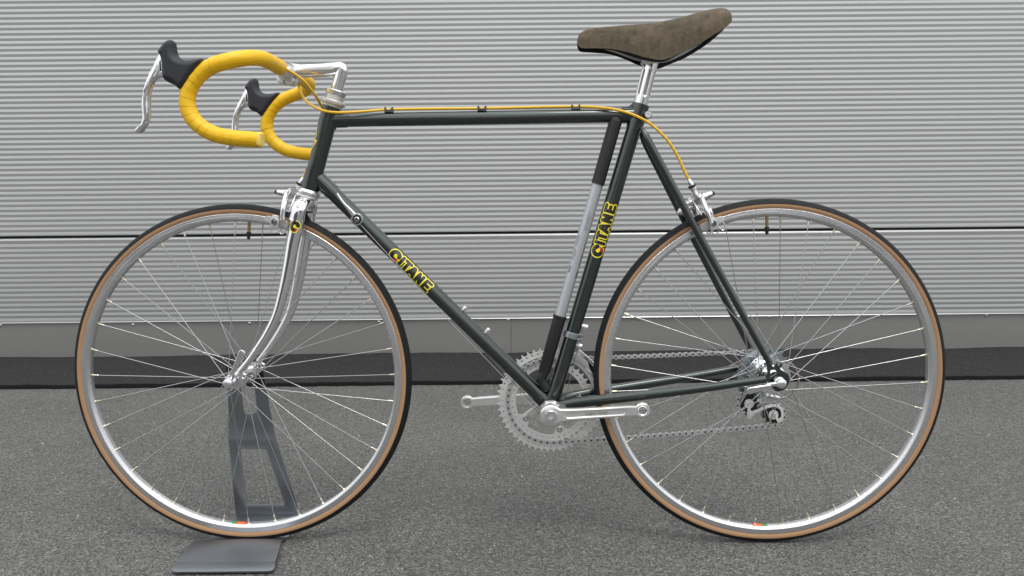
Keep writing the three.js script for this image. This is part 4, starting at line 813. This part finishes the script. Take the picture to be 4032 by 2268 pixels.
const suede = dataTex(512, (i, j) => {
  const u = i / 512, v = j / 512, a = vnoise(u * 5, v * 5, 20, 5, 5), b = vnoise(u * 17, v * 17, 21, 17, 17), c = vnoise(u * 90, v * 90, 22, 90, 90), d = hash(i, j, 23), st = vnoise(u * 9 + 3, v * 7, 24, 9, 7);
  let L = 0.6 + 0.16 * (a - 0.5) + 0.12 * (b - 0.5) + 0.12 * (c - 0.5) + 0.16 * (d - 0.5); if (st > 0.7) L *= 1 - 1.1 * (st - 0.7); if (c > 0.9 && d > 0.75) L += 0.14; if (c < 0.08) L *= 0.8;
  L = Math.max(0.12, L); return [Math.min(255, 128 * L + 12), Math.min(255, 113 * L + 11), Math.min(255, 92 * L + 9)];
}, true);
mesh('saddle_cover', saddleShell(0), std({ map: suede, roughness: 0.95, bumpMap: fine, bumpScale: 0.0006 }), saddle);
mesh('saddle_shell', saddleShell(0.0045), M.under, saddle);
for (const s of [1, -1]) mesh('saddle_rail', sweep([V(0.172, 0.9640, 0.004 * s), V(0.200, 0.9560, 0.009 * s), V(0.230, 0.9470, 0.015 * s), V(0.260, 0.9370, 0.0195 * s), V(0.290, 0.9320, 0.0215 * s), V(0.318, 0.9350, 0.0235 * s), V(0.345, 0.9470, 0.030 * s), V(0.375, 0.9650, 0.040 * s), V(0.395, 0.9800, 0.046 * s)], () => 0.0036, { n: 50, radial: 12 }), M.steel, saddle);
mesh('saddle_bridge', sweep([V(0.398, 0.972, -0.052), V(0.412, 0.982, 0), V(0.398, 0.972, 0.052)], () => [0.006, 0.003], { n: 20, radial: 10 }), M.black, saddle);

// ---- crankset
const CA = 0.0617;   // crank angle
const crank = group('crankset', bike, 'polished aluminium crankset with two drilled chainrings');
function armGeo(ang, z0, z1, slot) {
  const L = 0.170, out = [];
  const n = 14;
  for (let i = 0; i <= n; i++) { const f = 0.62 + (2 * Math.PI - 1.24) * i / n; out.push([0.0215 * Math.cos(f), 0.0215 * Math.sin(f)]); }
  out.push([0.026, -0.0118], [0.040, -0.0108], [0.09, -0.0100], [0.140, -0.0100]);
  for (let i = 0; i <= n; i++) { const f = -2.5 + 5.0 * i / n; out.push([L + 0.0145 * Math.cos(f), 0.0145 * Math.sin(f)]); }
  out.push([0.140, 0.0100], [0.09, 0.0100], [0.040, 0.0108], [0.026, 0.0118]);
  const holes = [circlePath(L, 0, 0.0082)];
  if (slot) holes.push(new THREE.Path(capsule2(0.032, 0, 0.0044, 0.133, 0, 0.0044, 10).map((p) => new THREE.Vector2(p[0], p[1])).reverse()));
  const top = plate(out, z0, z1, 0.0028, { segs: 5, holes, a: 0.9 });
  return top.applyMatrix4(new THREE.Matrix4().makeRotationZ(ang).setPosition(BB.x, BB.y, 0));
}
const inBB = (g, ang) => g.applyMatrix4(new THREE.Matrix4().makeRotationZ(ang).setPosition(BB.x, BB.y, 0));
mesh('crank_arm', [armGeo(CA, 0.061, 0.0755, true), inBB(plate(capsule2(0.030, 0, 0.0058, 0.135, 0, 0.0058, 10), 0.062, 0.0728), CA), lathe([[0.0, 0.044], [0.0175, 0.044], [0.0185, 0.046], [0.0208, 0.062]], BB, V(0, 0, 1), 40)], M.satin, crank);
mesh('crank_bolt', [lathe([[0.0048, -0.004], [0.0048, 0.0012], [0.0098, 0.0012], [0.0108, 0.0006], [0.0112, 0], [0.0112, -0.003]].reverse(), V(BB.x, BB.y, 0.0757), V(0, 0, 1), 32), lathe([[0.0046, -0.0005], [0.0046, -0.006], [0, -0.006]], V(BB.x, BB.y, 0.0757), V(0, 0, 1), 6, 0.3)], M.polished, crank);
mesh('pedal_thread', lathe([[0.0075, 0.0602], [0.0090, 0.0602], [0.0090, 0.0752], [0.0084, 0.0757], [0.0075, 0.0745]].reverse(), V(BB.x + 0.17 * Math.cos(CA), BB.y + 0.17 * Math.sin(CA), 0), V(0, 0, 1), 28), M.polished, crank);
mesh('crank_arm', [armGeo(CA + Math.PI, -0.083, -0.0685, false), lathe([[0, -0.083], [0.022, -0.083], [0.023, -0.070], [0.020, -0.056], [0.0175, -0.044], [0, -0.044]], BB, V(0, 0, 1), 40)], M.satin, crank);
mesh('bottom_bracket_cup', lathe([[0.0, 0.034], [0.0215, 0.034], [0.0215, 0.0375], [0.0205, 0.039], [0.0180, 0.0395], [0.0165, 0.043], [0, 0.043]], BB, V(0, 0, 1), 40), M.polished, bike);
// chainrings with drilled holes and five-arm spider
const spin = -1.26;
function chainring(teeth, inner, z, holeR, nHoles, tabs) {
  const r = pitchR(teeth), s = gearShape(teeth, r - 0.0036, r + 0.0026), hs = [];
  const ip = new THREE.Path(), pts = [];
  for (let i = 0; i <= 200; i++) { const a = -i / 200 * 2 * Math.PI; let k = ((a - 0.0) % (2 * Math.PI / 5) + 2 * Math.PI / 5) % (2 * Math.PI / 5); k = Math.min(k, 2 * Math.PI / 5 - k); const tab = tabs * Math.max(0, 1 - Math.pow(k / 0.22, 2)); pts.push(new THREE.Vector2((inner - tab) * Math.cos(a), (inner - tab) * Math.sin(a))); }
  ip.setFromPoints(pts); hs.push(ip);
  for (let i = 0; i < nHoles; i++) { const a = (i + 0.5) * 2 * Math.PI / nHoles; hs.push(circlePath(holeR * Math.cos(a), holeR * Math.sin(a), 0.0018)); }
  return inBB(plate(s, z - 0.0013, z + 0.0013, 0, { holes: hs, curve: 6 }), spin);
}
mesh('chainring', chainring(52, 0.0895, -0.0520, 0.0975, 52, 0.033), M.ring, crank, 'large outer chainring');
mesh('chainring', chainring(42, 0.0690, -0.0440, 0.0755, 42, 0.0145), M.ring, crank, 'small inner chainring');
for (let i = 0; i < 5; i++) {
  const a = spin + i * 2 * Math.PI / 5, c = Math.cos(a), s = Math.sin(a);
  mesh('spider_arm', inBB(plate([[0.010, -0.011], [0.035, -0.0072], [0.055, -0.0072], [0.0665, -0.0070], [0.0690, 0], [0.0665, 0.0070], [0.055, 0.0072], [0.035, 0.0072], [0.010, 0.011]], -0.0630, -0.0540, 0.0018), a), M.satin, crank);
  mesh('chainring_bolt', [lathe([[0.0028, 0.0], [0.0028, 0.0015], [0.0052, 0.0015], [0.0060, 0.0008], [0.0060, -0.012], [0, -0.012]].reverse(), V(BB.x + 0.061 * c, BB.y + 0.061 * s, -0.0424), V(0, 0, 1), 20)], M.steel, crank);
}
if (true) {
  const font = await new FontLoader().loadAsync('fonts/droid/droid_sans_bold.typeface.json');
  const tg = new TextGeometry('super maxy', { font, size: 0.0052, depth: 0.0004, curveSegments: 3, bevelEnabled: false }); tg.computeBoundingBox();
  const b = tg.boundingBox; tg.translate(-(b.min.x + b.max.x) / 2, -0.0022, 0); tg.applyMatrix4(new THREE.Matrix4().makeShear(0, 0, 0.25, 0, 0, 0));
  tg.translate(0.085, 0, 0.0727);
  mesh('crank_lettering', inBB(flat(tg), CA), std({ color: lin(0.3, 0.29, 0.28), metalness: 0.8, roughness: 0.5 }), crank);
}

// ---- chain: wraps the inner ring, a sprocket and the two jockey wheels
const J1 = V(0.4887, 0.2673), J2 = V(0.5373, 0.2446), CZ = -0.0432;
{
  const C = [{ c: BB, r: pitchR(42), o: -1 }, { c: RH, r: pitchR(18), o: -1 }, { c: J1, r: pitchR(11), o: 1 }, { c: J2, r: pitchR(11), o: -1 }];
  // o: +1 counter-clockwise travel, -1 clockwise; travel order ring -> sprocket -> J1 -> J2 -> ring
  const tan = [];
  for (let i = 0; i < 4; i++) {
    const A = C[i], B = C[(i + 1) % 4], dx = B.c.x - A.c.x, dy = B.c.y - A.c.y, d = Math.hypot(dx, dy), th = Math.atan2(dy, dx);
    // travel direction u; contact offset is r * o * (u rotated by -90 degrees)
    const k = (A.o * A.r - B.o * B.r) / d, ph = th + Math.asin(k) * 1;
    let best = null;
    for (const cand of [th + Math.asin(k), th - Math.asin(k)]) {
      const u = [Math.cos(cand), Math.sin(cand)], nrm = [u[1], -u[0]];
      const a = V(A.c.x + nrm[0] * A.o * A.r, A.c.y + nrm[1] * A.o * A.r), b = V(B.c.x + nrm[0] * B.o * B.r, B.c.y + nrm[1] * B.o * B.r), w = b.clone().sub(a).normalize();
      const err = 1 - (w.x * u[0] + w.y * u[1]); if (!best || err < best.err) best = { a, b, err };
    }
    tan.push(best);
  }
  const path = [];
  for (let i = 0; i < 4; i++) {
    const t0 = tan[(i + 3) % 4].b, t1 = tan[i].a, A = C[i];
    let a0 = Math.atan2(t0.y - A.c.y, t0.x - A.c.x), a1 = Math.atan2(t1.y - A.c.y, t1.x - A.c.x), da = a1 - a0;
    if (A.o > 0) while (da < 0) da += 2 * Math.PI; else while (da > 0) da -= 2 * Math.PI;
    const n = Math.max(4, Math.ceil(Math.abs(da) * A.r / 0.001));
    for (let j = 0; j <= n; j++) { const a = a0 + da * j / n; path.push(V(A.c.x + A.r * Math.cos(a), A.c.y + A.r * Math.sin(a))); }
    const q = tan[i], m = Math.ceil(q.a.distanceTo(q.b) / 0.002), sag = i === 3 ? 0.0025 : 0.001;
    for (let j = 1; j < m; j++) { const f = j / m, p = q.a.clone().lerp(q.b, f); p.y -= (i === 0 || i === 3 ? sag : 0) * 4 * f * (1 - f); path.push(p); }
  }
  path.push(path[0].clone());
  const acc = [0]; for (let i = 1; i < path.length; i++) acc.push(acc[i - 1] + path[i].distanceTo(path[i - 1]));
  const total = acc[acc.length - 1], nL = Math.round(total / 0.0127 / 2) * 2, step = total / nL;
  let k = 0; const pins = [];
  for (let i = 0; i <= nL; i++) { const s = Math.min(total - 1e-6, i * step); while (k < acc.length - 2 && acc[k + 1] < s) k++; pins.push(path[k].clone().lerp(path[k + 1], (s - acc[k]) / (acc[k + 1] - acc[k] || 1))); }
  const eight = (len, r, waist) => { const o = []; for (let i = 0; i <= 10; i++) { const f = 0.75 + (2 * Math.PI - 1.5) * i / 10; o.push([-len / 2 + r * Math.cos(f), r * Math.sin(f)]); } o.push([0, -waist]); for (let i = 0; i <= 10; i++) { const f = Math.PI + 0.75 + (2 * Math.PI - 1.5) * i / 10; o.push([len / 2 + r * Math.cos(f), r * Math.sin(f)]); } o.push([0, waist]); return o; };
  const pl = step;
  const outer = merge([plate(eight(pl, 0.0043, 0.0026), 0.0026, 0.0037), plate(eight(pl, 0.0043, 0.0026), -0.0037, -0.0026)]);
  const inner = merge([plate(eight(pl, 0.0042, 0.0026), 0.0014, 0.0025), plate(eight(pl, 0.0042, 0.0026), -0.0025, -0.0014), ...[-1, 1].map((s) => new THREE.CylinderGeometry(0.0038, 0.0038, 0.0027, 12).rotateX(Math.PI / 2).translate(s * pl / 2, 0, 0))]);
  const chain = group('chain', bike, 'grey steel drive chain');
  const chainMat = std({ color: lin(0.66, 0.66, 0.66), metalness: 1, roughness: 0.55 });
  const pinGeo = new THREE.CylinderGeometry(0.0021, 0.0021, 0.0092, 12).rotateX(Math.PI / 2), pinMat = std({ color: lin(0.1, 0.1, 0.1), metalness: 0.6, roughness: 0.5 });
  for (let i = 0; i < nL; i++) {
    const a = pins[i], b = pins[i + 1], m = mesh('chain_link', i % 2 ? inner : outer, chainMat, chain);
    m.position.set((a.x + b.x) / 2, (a.y + b.y) / 2, CZ); m.rotation.z = Math.atan2(b.y - a.y, b.x - a.x);
    mesh('chain_pin', pinGeo, pinMat, chain).position.set(a.x, a.y, CZ);
  }
}

// ---- rear derailleur
{
  const rd = group('rear_derailleur', bike);
  for (const J of [J1, J2]) {
    const g = plate(gearShape(11, 0.0172, 0.0222), CZ - 0.0013, CZ + 0.0013, 0).translate(J.x, J.y, 0);
    mesh('jockey_wheel', [g, lathe([[0, -0.003], [0.0155, -0.003], [0.0155, 0.003], [0, 0.003]], V(J.x, J.y, CZ), V(0, 0, 1), 28)], M.black, rd);
  }
  mesh('jockey_cap', lathe([[0, 0], [0.0095, 0], [0.0095, 0.0012], [0.009, 0.0018], [0, 0.0018]], V(J1.x, J1.y, CZ + 0.0045), V(0, 0, 1), 28), M.ring, rd);
  mesh('jockey_cap', lathe([[0, 0], [0.0095, 0], [0.0095, 0.0012], [0.009, 0.0018], [0, 0.0018]], V(J2.x, J2.y, CZ + 0.0045), V(0, 0, 1), 28), M.ring, rd);
  for (const J of [J1, J2]) mesh('jockey_bolt', lathe([[0.0018, 0.001], [0.0018, 0.003], [0.0034, 0.003], [0.004, 0.002], [0.004, 0], [0, 0], [0, 0.001]].reverse(), V(J.x, J.y, CZ + 0.0065), V(0, 0, 1), 18), M.polished, rd);
  const shape = spline([[0.4852, 0.2715], [0.4887, 0.2725], [0.4925, 0.2705], [0.4912, 0.2600], [0.4920, 0.2535], [0.5040, 0.2565], [0.5176, 0.2629], [0.5326, 0.2668], [0.5445, 0.2662], [0.5530, 0.2590], [0.5566, 0.2480], [0.5555, 0.2370], [0.5510, 0.2295], [0.5465, 0.2290], [0.5405, 0.2380], [0.5390, 0.2425], [0.5340, 0.2420], [0.5335, 0.2465], [0.5390, 0.2480], [0.5440, 0.2415], [0.5475, 0.2380], [0.5505, 0.2400], [0.5515, 0.2470], [0.5475, 0.2565], [0.5390, 0.2610], [0.5290, 0.2600], [0.5180, 0.2555], [0.5040, 0.2490], [0.4965, 0.2440], [0.4915, 0.2375], [0.4860, 0.2372], [0.4845, 0.2420], [0.4850, 0.2587]], true, 160);
  mesh('derailleur_cage', plate(shape, CZ + 0.0062, CZ + 0.0085, 0.0005, { segs: 2 }), M.ring, rd);
  mesh('derailleur_cage', plate(capsule2(J1.x, J1.y, 0.015, J2.x, J2.y, 0.013, 16), CZ - 0.0085, CZ - 0.0065, 0.0006), M.satin, rd);
  mesh('derailleur_body', [sweep([V(0.5180, 0.3080, -0.064), V(0.5190, 0.2960, -0.066), V(0.5110, 0.2840, -0.062), V(0.4990, 0.2730, -0.056)], (t) => [0.008, 0.0105 - 0.002 * t], { n: 24, radial: 18 }), plate(spline([[0.4745, 0.322], [0.4900, 0.3235], [0.4960, 0.300], [0.4970, 0.284], [0.4850, 0.280], [0.4745, 0.287]], true, 40), -0.064, -0.058, 0.0015), lathe([[0, 0], [0.0095, 0], [0.0098, 0.003], [0.0085, 0.016], [0, 0.017]], V(0.516, 0.3130, -0.078), V(0, 0, 1), 26)], M.zinc, rd);
  mesh('derailleur_barrel', [rod(V(0.5260, 0.2795, -0.058), V(0.5560, 0.2730, -0.060), 0.0048, 0.0040), rod(V(0.5130, 0.2825, -0.058), V(0.5265, 0.2795, -0.058), 0.0034)], M.polished, rd);
}
// ---- front derailleur
{
  const fd = group('front_derailleur', bike);
  const p = BB.clone().addScaledVector(SDIR, 0.148);
  mesh('clamp_band', [lathe([[0.0144, -0.0055], [0.0168, -0.0055], [0.0172, -0.0048], [0.0172, 0.0048], [0.0168, 0.0055], [0.0144, 0.0055]], p, SDIR, 40), ...[0.0045, -0.0045].map((k) => rod(p.clone().addScaledVector(SDIR, k).add(V(0.011, -0.003, 0.0125)), p.clone().addScaledVector(SDIR, k).add(V(0.019, -0.005, 0.006)), 0.0028))], M.zinc, fd);
  mesh('derailleur_linkage', [sweep([p.clone().add(V(0.010, -0.003, -0.014)), V(0.1470, 0.4050, -0.022), V(0.1450, 0.3850, -0.032), V(0.1455, 0.3780, -0.040)], () => [0.006, 0.0075], { n: 20, radial: 14 }), rod(V(0.1585, 0.4290, -0.013), V(0.1505, 0.4330, 0.0), 0.004)], M.satin, fd);
  const arcCage = (r0, r1) => { const o = []; for (let i = 0; i <= 20; i++) { const a = 1.25 - 0.95 * i / 20; o.push([r0 * Math.cos(a), r0 * Math.sin(a)]); } for (let i = 20; i >= 0; i--) { const a = 1.25 - 0.95 * i / 20; o.push([r1 * Math.cos(a), r1 * Math.sin(a)]); } return o; };
  mesh('derailleur_cage', plate(arcCage(0.0985, 0.1125).map(([x, y]) => [x + BB.x, y + BB.y]), -0.0405, -0.0385, 0.0005), M.chrome, fd);
  mesh('derailleur_cage', plate(arcCage(0.1020, 0.1160).map(([x, y]) => [x + BB.x, y + BB.y]), -0.0570, -0.0550, 0.0005), M.chrome, fd);
  mesh('cage_spacer', sweep([V(0.1455, 0.3800, -0.039), V(0.1600, 0.3680, -0.039), V(0.1780, 0.3520, -0.040), V(0.1870, 0.3380, -0.042)], () => 0.0028, { n: 20, radial: 10 }), M.polished, fd);
}

// ---------------------------------------------------------------- frame pump, held between the tubes
{
  const base = V(0.0790, 0.3060, 0.004), pump = group('bicycle_pump', scene);
  pump.rotation.y = YAW; pump.position.copy(base.clone().applyAxisAngle(V(0, 1, 0), YAW));
  tag(pump, 'silver frame pump with black grips held along the seat tube', 'bicycle pump');
  const A = V(0.0822, 0.3440), B = V(0.2205, 0.8270), D = B.clone().sub(A).normalize(), L = A.distanceTo(B);
  const at = (k) => A.clone().addScaledVector(D, k).setZ(0.004).sub(base), sAt = (y) => (y - A.y) / D.y;
  const s1 = sAt(0.4520), s2 = sAt(0.7020);
  mesh('pump_barrel', sweep(line(at(s1 - 0.01), at(s2 + 0.01)), () => 0.0106, { n: 2, radial: 36 }), M.pump, pump);
  mesh('pump_grip', lathe([[0, 0], [0.0108, 0], [0.0116, 0.002], [0.0124, s1 - 0.006], [0.0131, s1 - 0.005], [0.0132, s1 - 0.001], [0.0124, s1], [0.0106, s1]], at(0), D, 36), M.black, pump);
  const ridge = std({ color: lin(0.013, 0.013, 0.014), roughness: 0.5 });
  mesh('pump_handle', sweep(line(at(s2), at(L - 0.008)), (t, ph, s) => 0.0124 - (s > 0.01 ? 0.0005 * (0.5 + 0.5 * Math.cos(ph * 14)) : 0), { n: 30, radial: 84 }), ridge, pump);
  mesh('pump_handle_end', lathe([[0.0122, 0], [0.0120, 0.004], [0.0102, 0.0078], [0.006, 0.0098], [0, 0.0102]], at(L - 0.009), D, 36, 0.9), ridge, pump);
  mesh('pump_head', sweep([at(0.002), V(0.0795, 0.3365, 0.004).sub(base), V(0.0762, 0.3300, 0.004).sub(base), V(0.0785, 0.3200, 0.004).sub(base), V(0.0835, 0.3115, 0.004).sub(base), V(0.0865, 0.3055, 0.004).sub(base)], (t) => [0.0100 - 0.002 * t, 0.0104 - 0.0015 * Math.sin(t * 5) - 0.002 * t * t], { n: 30, radial: 22 }), M.black, pump);
  const txt = canvasTex(1024, 128, (x, w, h) => {
    x.clearRect(0, 0, w, h); x.fillStyle = '#151515'; x.textBaseline = 'middle';
    x.font = 'bold 74px sans-serif'; x.fillText('SKS', 10, 66); x.fillRect(172, 58, 12, 12);
    x.font = 'italic 76px serif'; x.fillText('Super  Corsa', 240, 66);
  });
  const small = canvasTex(512, 96, (x, w, h) => { x.clearRect(0, 0, w, h); x.fillStyle = '#222'; x.textBaseline = 'middle'; x.font = '38px sans-serif'; x.fillText('Rahmenmass 590-640mm', 4, 26); x.fillText('Made in W. Germany', 4, 72); });
  const tm = std({ map: txt, transparent: true, roughness: 0.45 });
  const mid = at(sAt(0.585));
  mesh('pump_lettering', wrapPatch(mid, D, V(-0.72, 0.2, 0.72), 0.108, 0.0135, 0.01072, 0.01072), tm, pump);
  mesh('pump_lettering', wrapPatch(mid.clone().addScaledVector(D, -0.008), D, V(0.80, -0.2, 0.6), 0.108, 0.0135, 0.01072, 0.01072), tm, pump);
  mesh('pump_lettering', wrapPatch(at(sAt(0.635)), D, V(0.05, 0, 1), 0.042, 0.0075, 0.01072, 0.01072), std({ map: small, transparent: true, roughness: 0.45 }), pump);
}

// ---------------------------------------------------------------- bent steel display stand under the front wheel
{
  const stand = group('bike_stand', scene); stand.position.set(-0.515, 0, 0);
  tag(stand, 'bent grey steel display stand holding up the front wheel', 'bike stand');
  const T = 0.0035;
  // a flat panel given in (x, s) laid along the line from (z0,y0) to (z1,y1)
  function bent(pts, holes, z0, y0, z1, y1, r = 0.006) {
    const clean = (sh) => sh.getPoints(6).filter((p, i, a) => p.distanceTo(a[(i + 1) % a.length]) > 1e-6);
    const g = plate(clean(roundPoly(pts, r)), 0, T, 0.0004, { holes: holes.map((h) => new THREE.Path(clean(roundPoly(h.pts, h.r)).reverse())), segs: 2 });
    const dir = V(0, y1 - y0, z1 - z0).normalize(), n = new THREE.Vector3().crossVectors(V(1, 0, 0), dir);
    return g.applyMatrix4(new THREE.Matrix4().makeBasis(V(1, 0, 0), dir, n).setPosition(0.515, y0, z0));
  }
  function roundPoly(p, r) {
    const s = new THREE.Shape(), n = p.length;
    for (let i = 0; i < n; i++) {
      const a = new THREE.Vector2(...p[(i + n - 1) % n].slice(0, 2)), b = new THREE.Vector2(...p[i].slice(0, 2)), c = new THREE.Vector2(...p[(i + 1) % n].slice(0, 2)), rr = p[i][2] ?? r;
      const u = a.clone().sub(b), v = c.clone().sub(b), k = Math.min(rr, u.length() / 2, v.length() / 2); u.normalize(); v.normalize();
      const p0 = b.clone().addScaledVector(u, k), p1 = b.clone().addScaledVector(v, k);
      if (i === 0) s.moveTo(p0.x, p0.y); else s.lineTo(p0.x, p0.y);
      if (k > 1e-6) s.quadraticCurveTo(b.x, b.y, p1.x, p1.y);
    }
    s.closePath(); return s;
  }
  const S = M.standSteel, O = 0.0014;
  // base: front lip, tread plate, trough under the tyre, rear ramp
  mesh('base_plate', [
    bent([[-0.607, 0, 0.014], [-0.416, 0, 0.014], [-0.4225, 0.028, O], [-0.6085, 0.028, O]], [], 0.141, 0.004, 0.113, 0.0085),
    bent([[-0.6085, 0, O], [-0.4225, 0, O], [-0.439, 0.1, O], [-0.6135, 0.1, O]], [], 0.1135, 0.0085, 0.0135, 0.0075),
    bent([[-0.6135, 0, O], [-0.439, 0, O], [-0.436, 0.037, O], [-0.597, 0.037, O]], [], 0.0140, 0.0075, -0.0210, -0.0015),
    bent([[-0.597, 0, O], [-0.436, 0, O], [-0.436, 0.094, O], [-0.572, 0.094, O]], [], -0.0205, -0.0015, -0.1130, 0.0120),
  ], S, stand);
  mesh('upright', [
    bent([[-0.572, 0, O], [-0.436, 0, O], [-0.478, 0.171, O], [-0.577, 0.171, O]], [{ pts: [[-0.548, 0.024], [-0.466, 0.024], [-0.4985, 0.149], [-0.554, 0.149]], r: 0.006 }], -0.1125, 0.0120, -0.1010, 0.1830),
    bent([[-0.577, 0, O], [-0.478, 0, O], [-0.484, 0.060, 0.006], [-0.489, 0.146, 0.006], [-0.5105, 0.146, 0.004], [-0.5105, 0.058, 0.012], [-0.5390, 0.058, 0.012], [-0.5390, 0.146, 0.004], [-0.5640, 0.146, 0.006], [-0.5700, 0.060, 0.006]], [], -0.1012, 0.1825, -0.0765, 0.3270),
  ], S, stand);
  mesh('rubber_sleeve', bent([[-0.4870, 0, 0.003], [-0.4905, 0.048, 0.008], [-0.5120, 0.048, 0.006], [-0.5120, 0, 0.003]], [], -0.0800, 0.2970, -0.0735, 0.3440).translate(0, 0, 0), M.black, stand);
  mesh('rubber_sleeve', bent([[-0.5375, 0, 0.003], [-0.5375, 0.048, 0.006], [-0.5660, 0.048, 0.008], [-0.5670, 0, 0.003]], [], -0.0800, 0.2970, -0.0735, 0.3440), M.black, stand);
}

renderer.render(scene, camera);
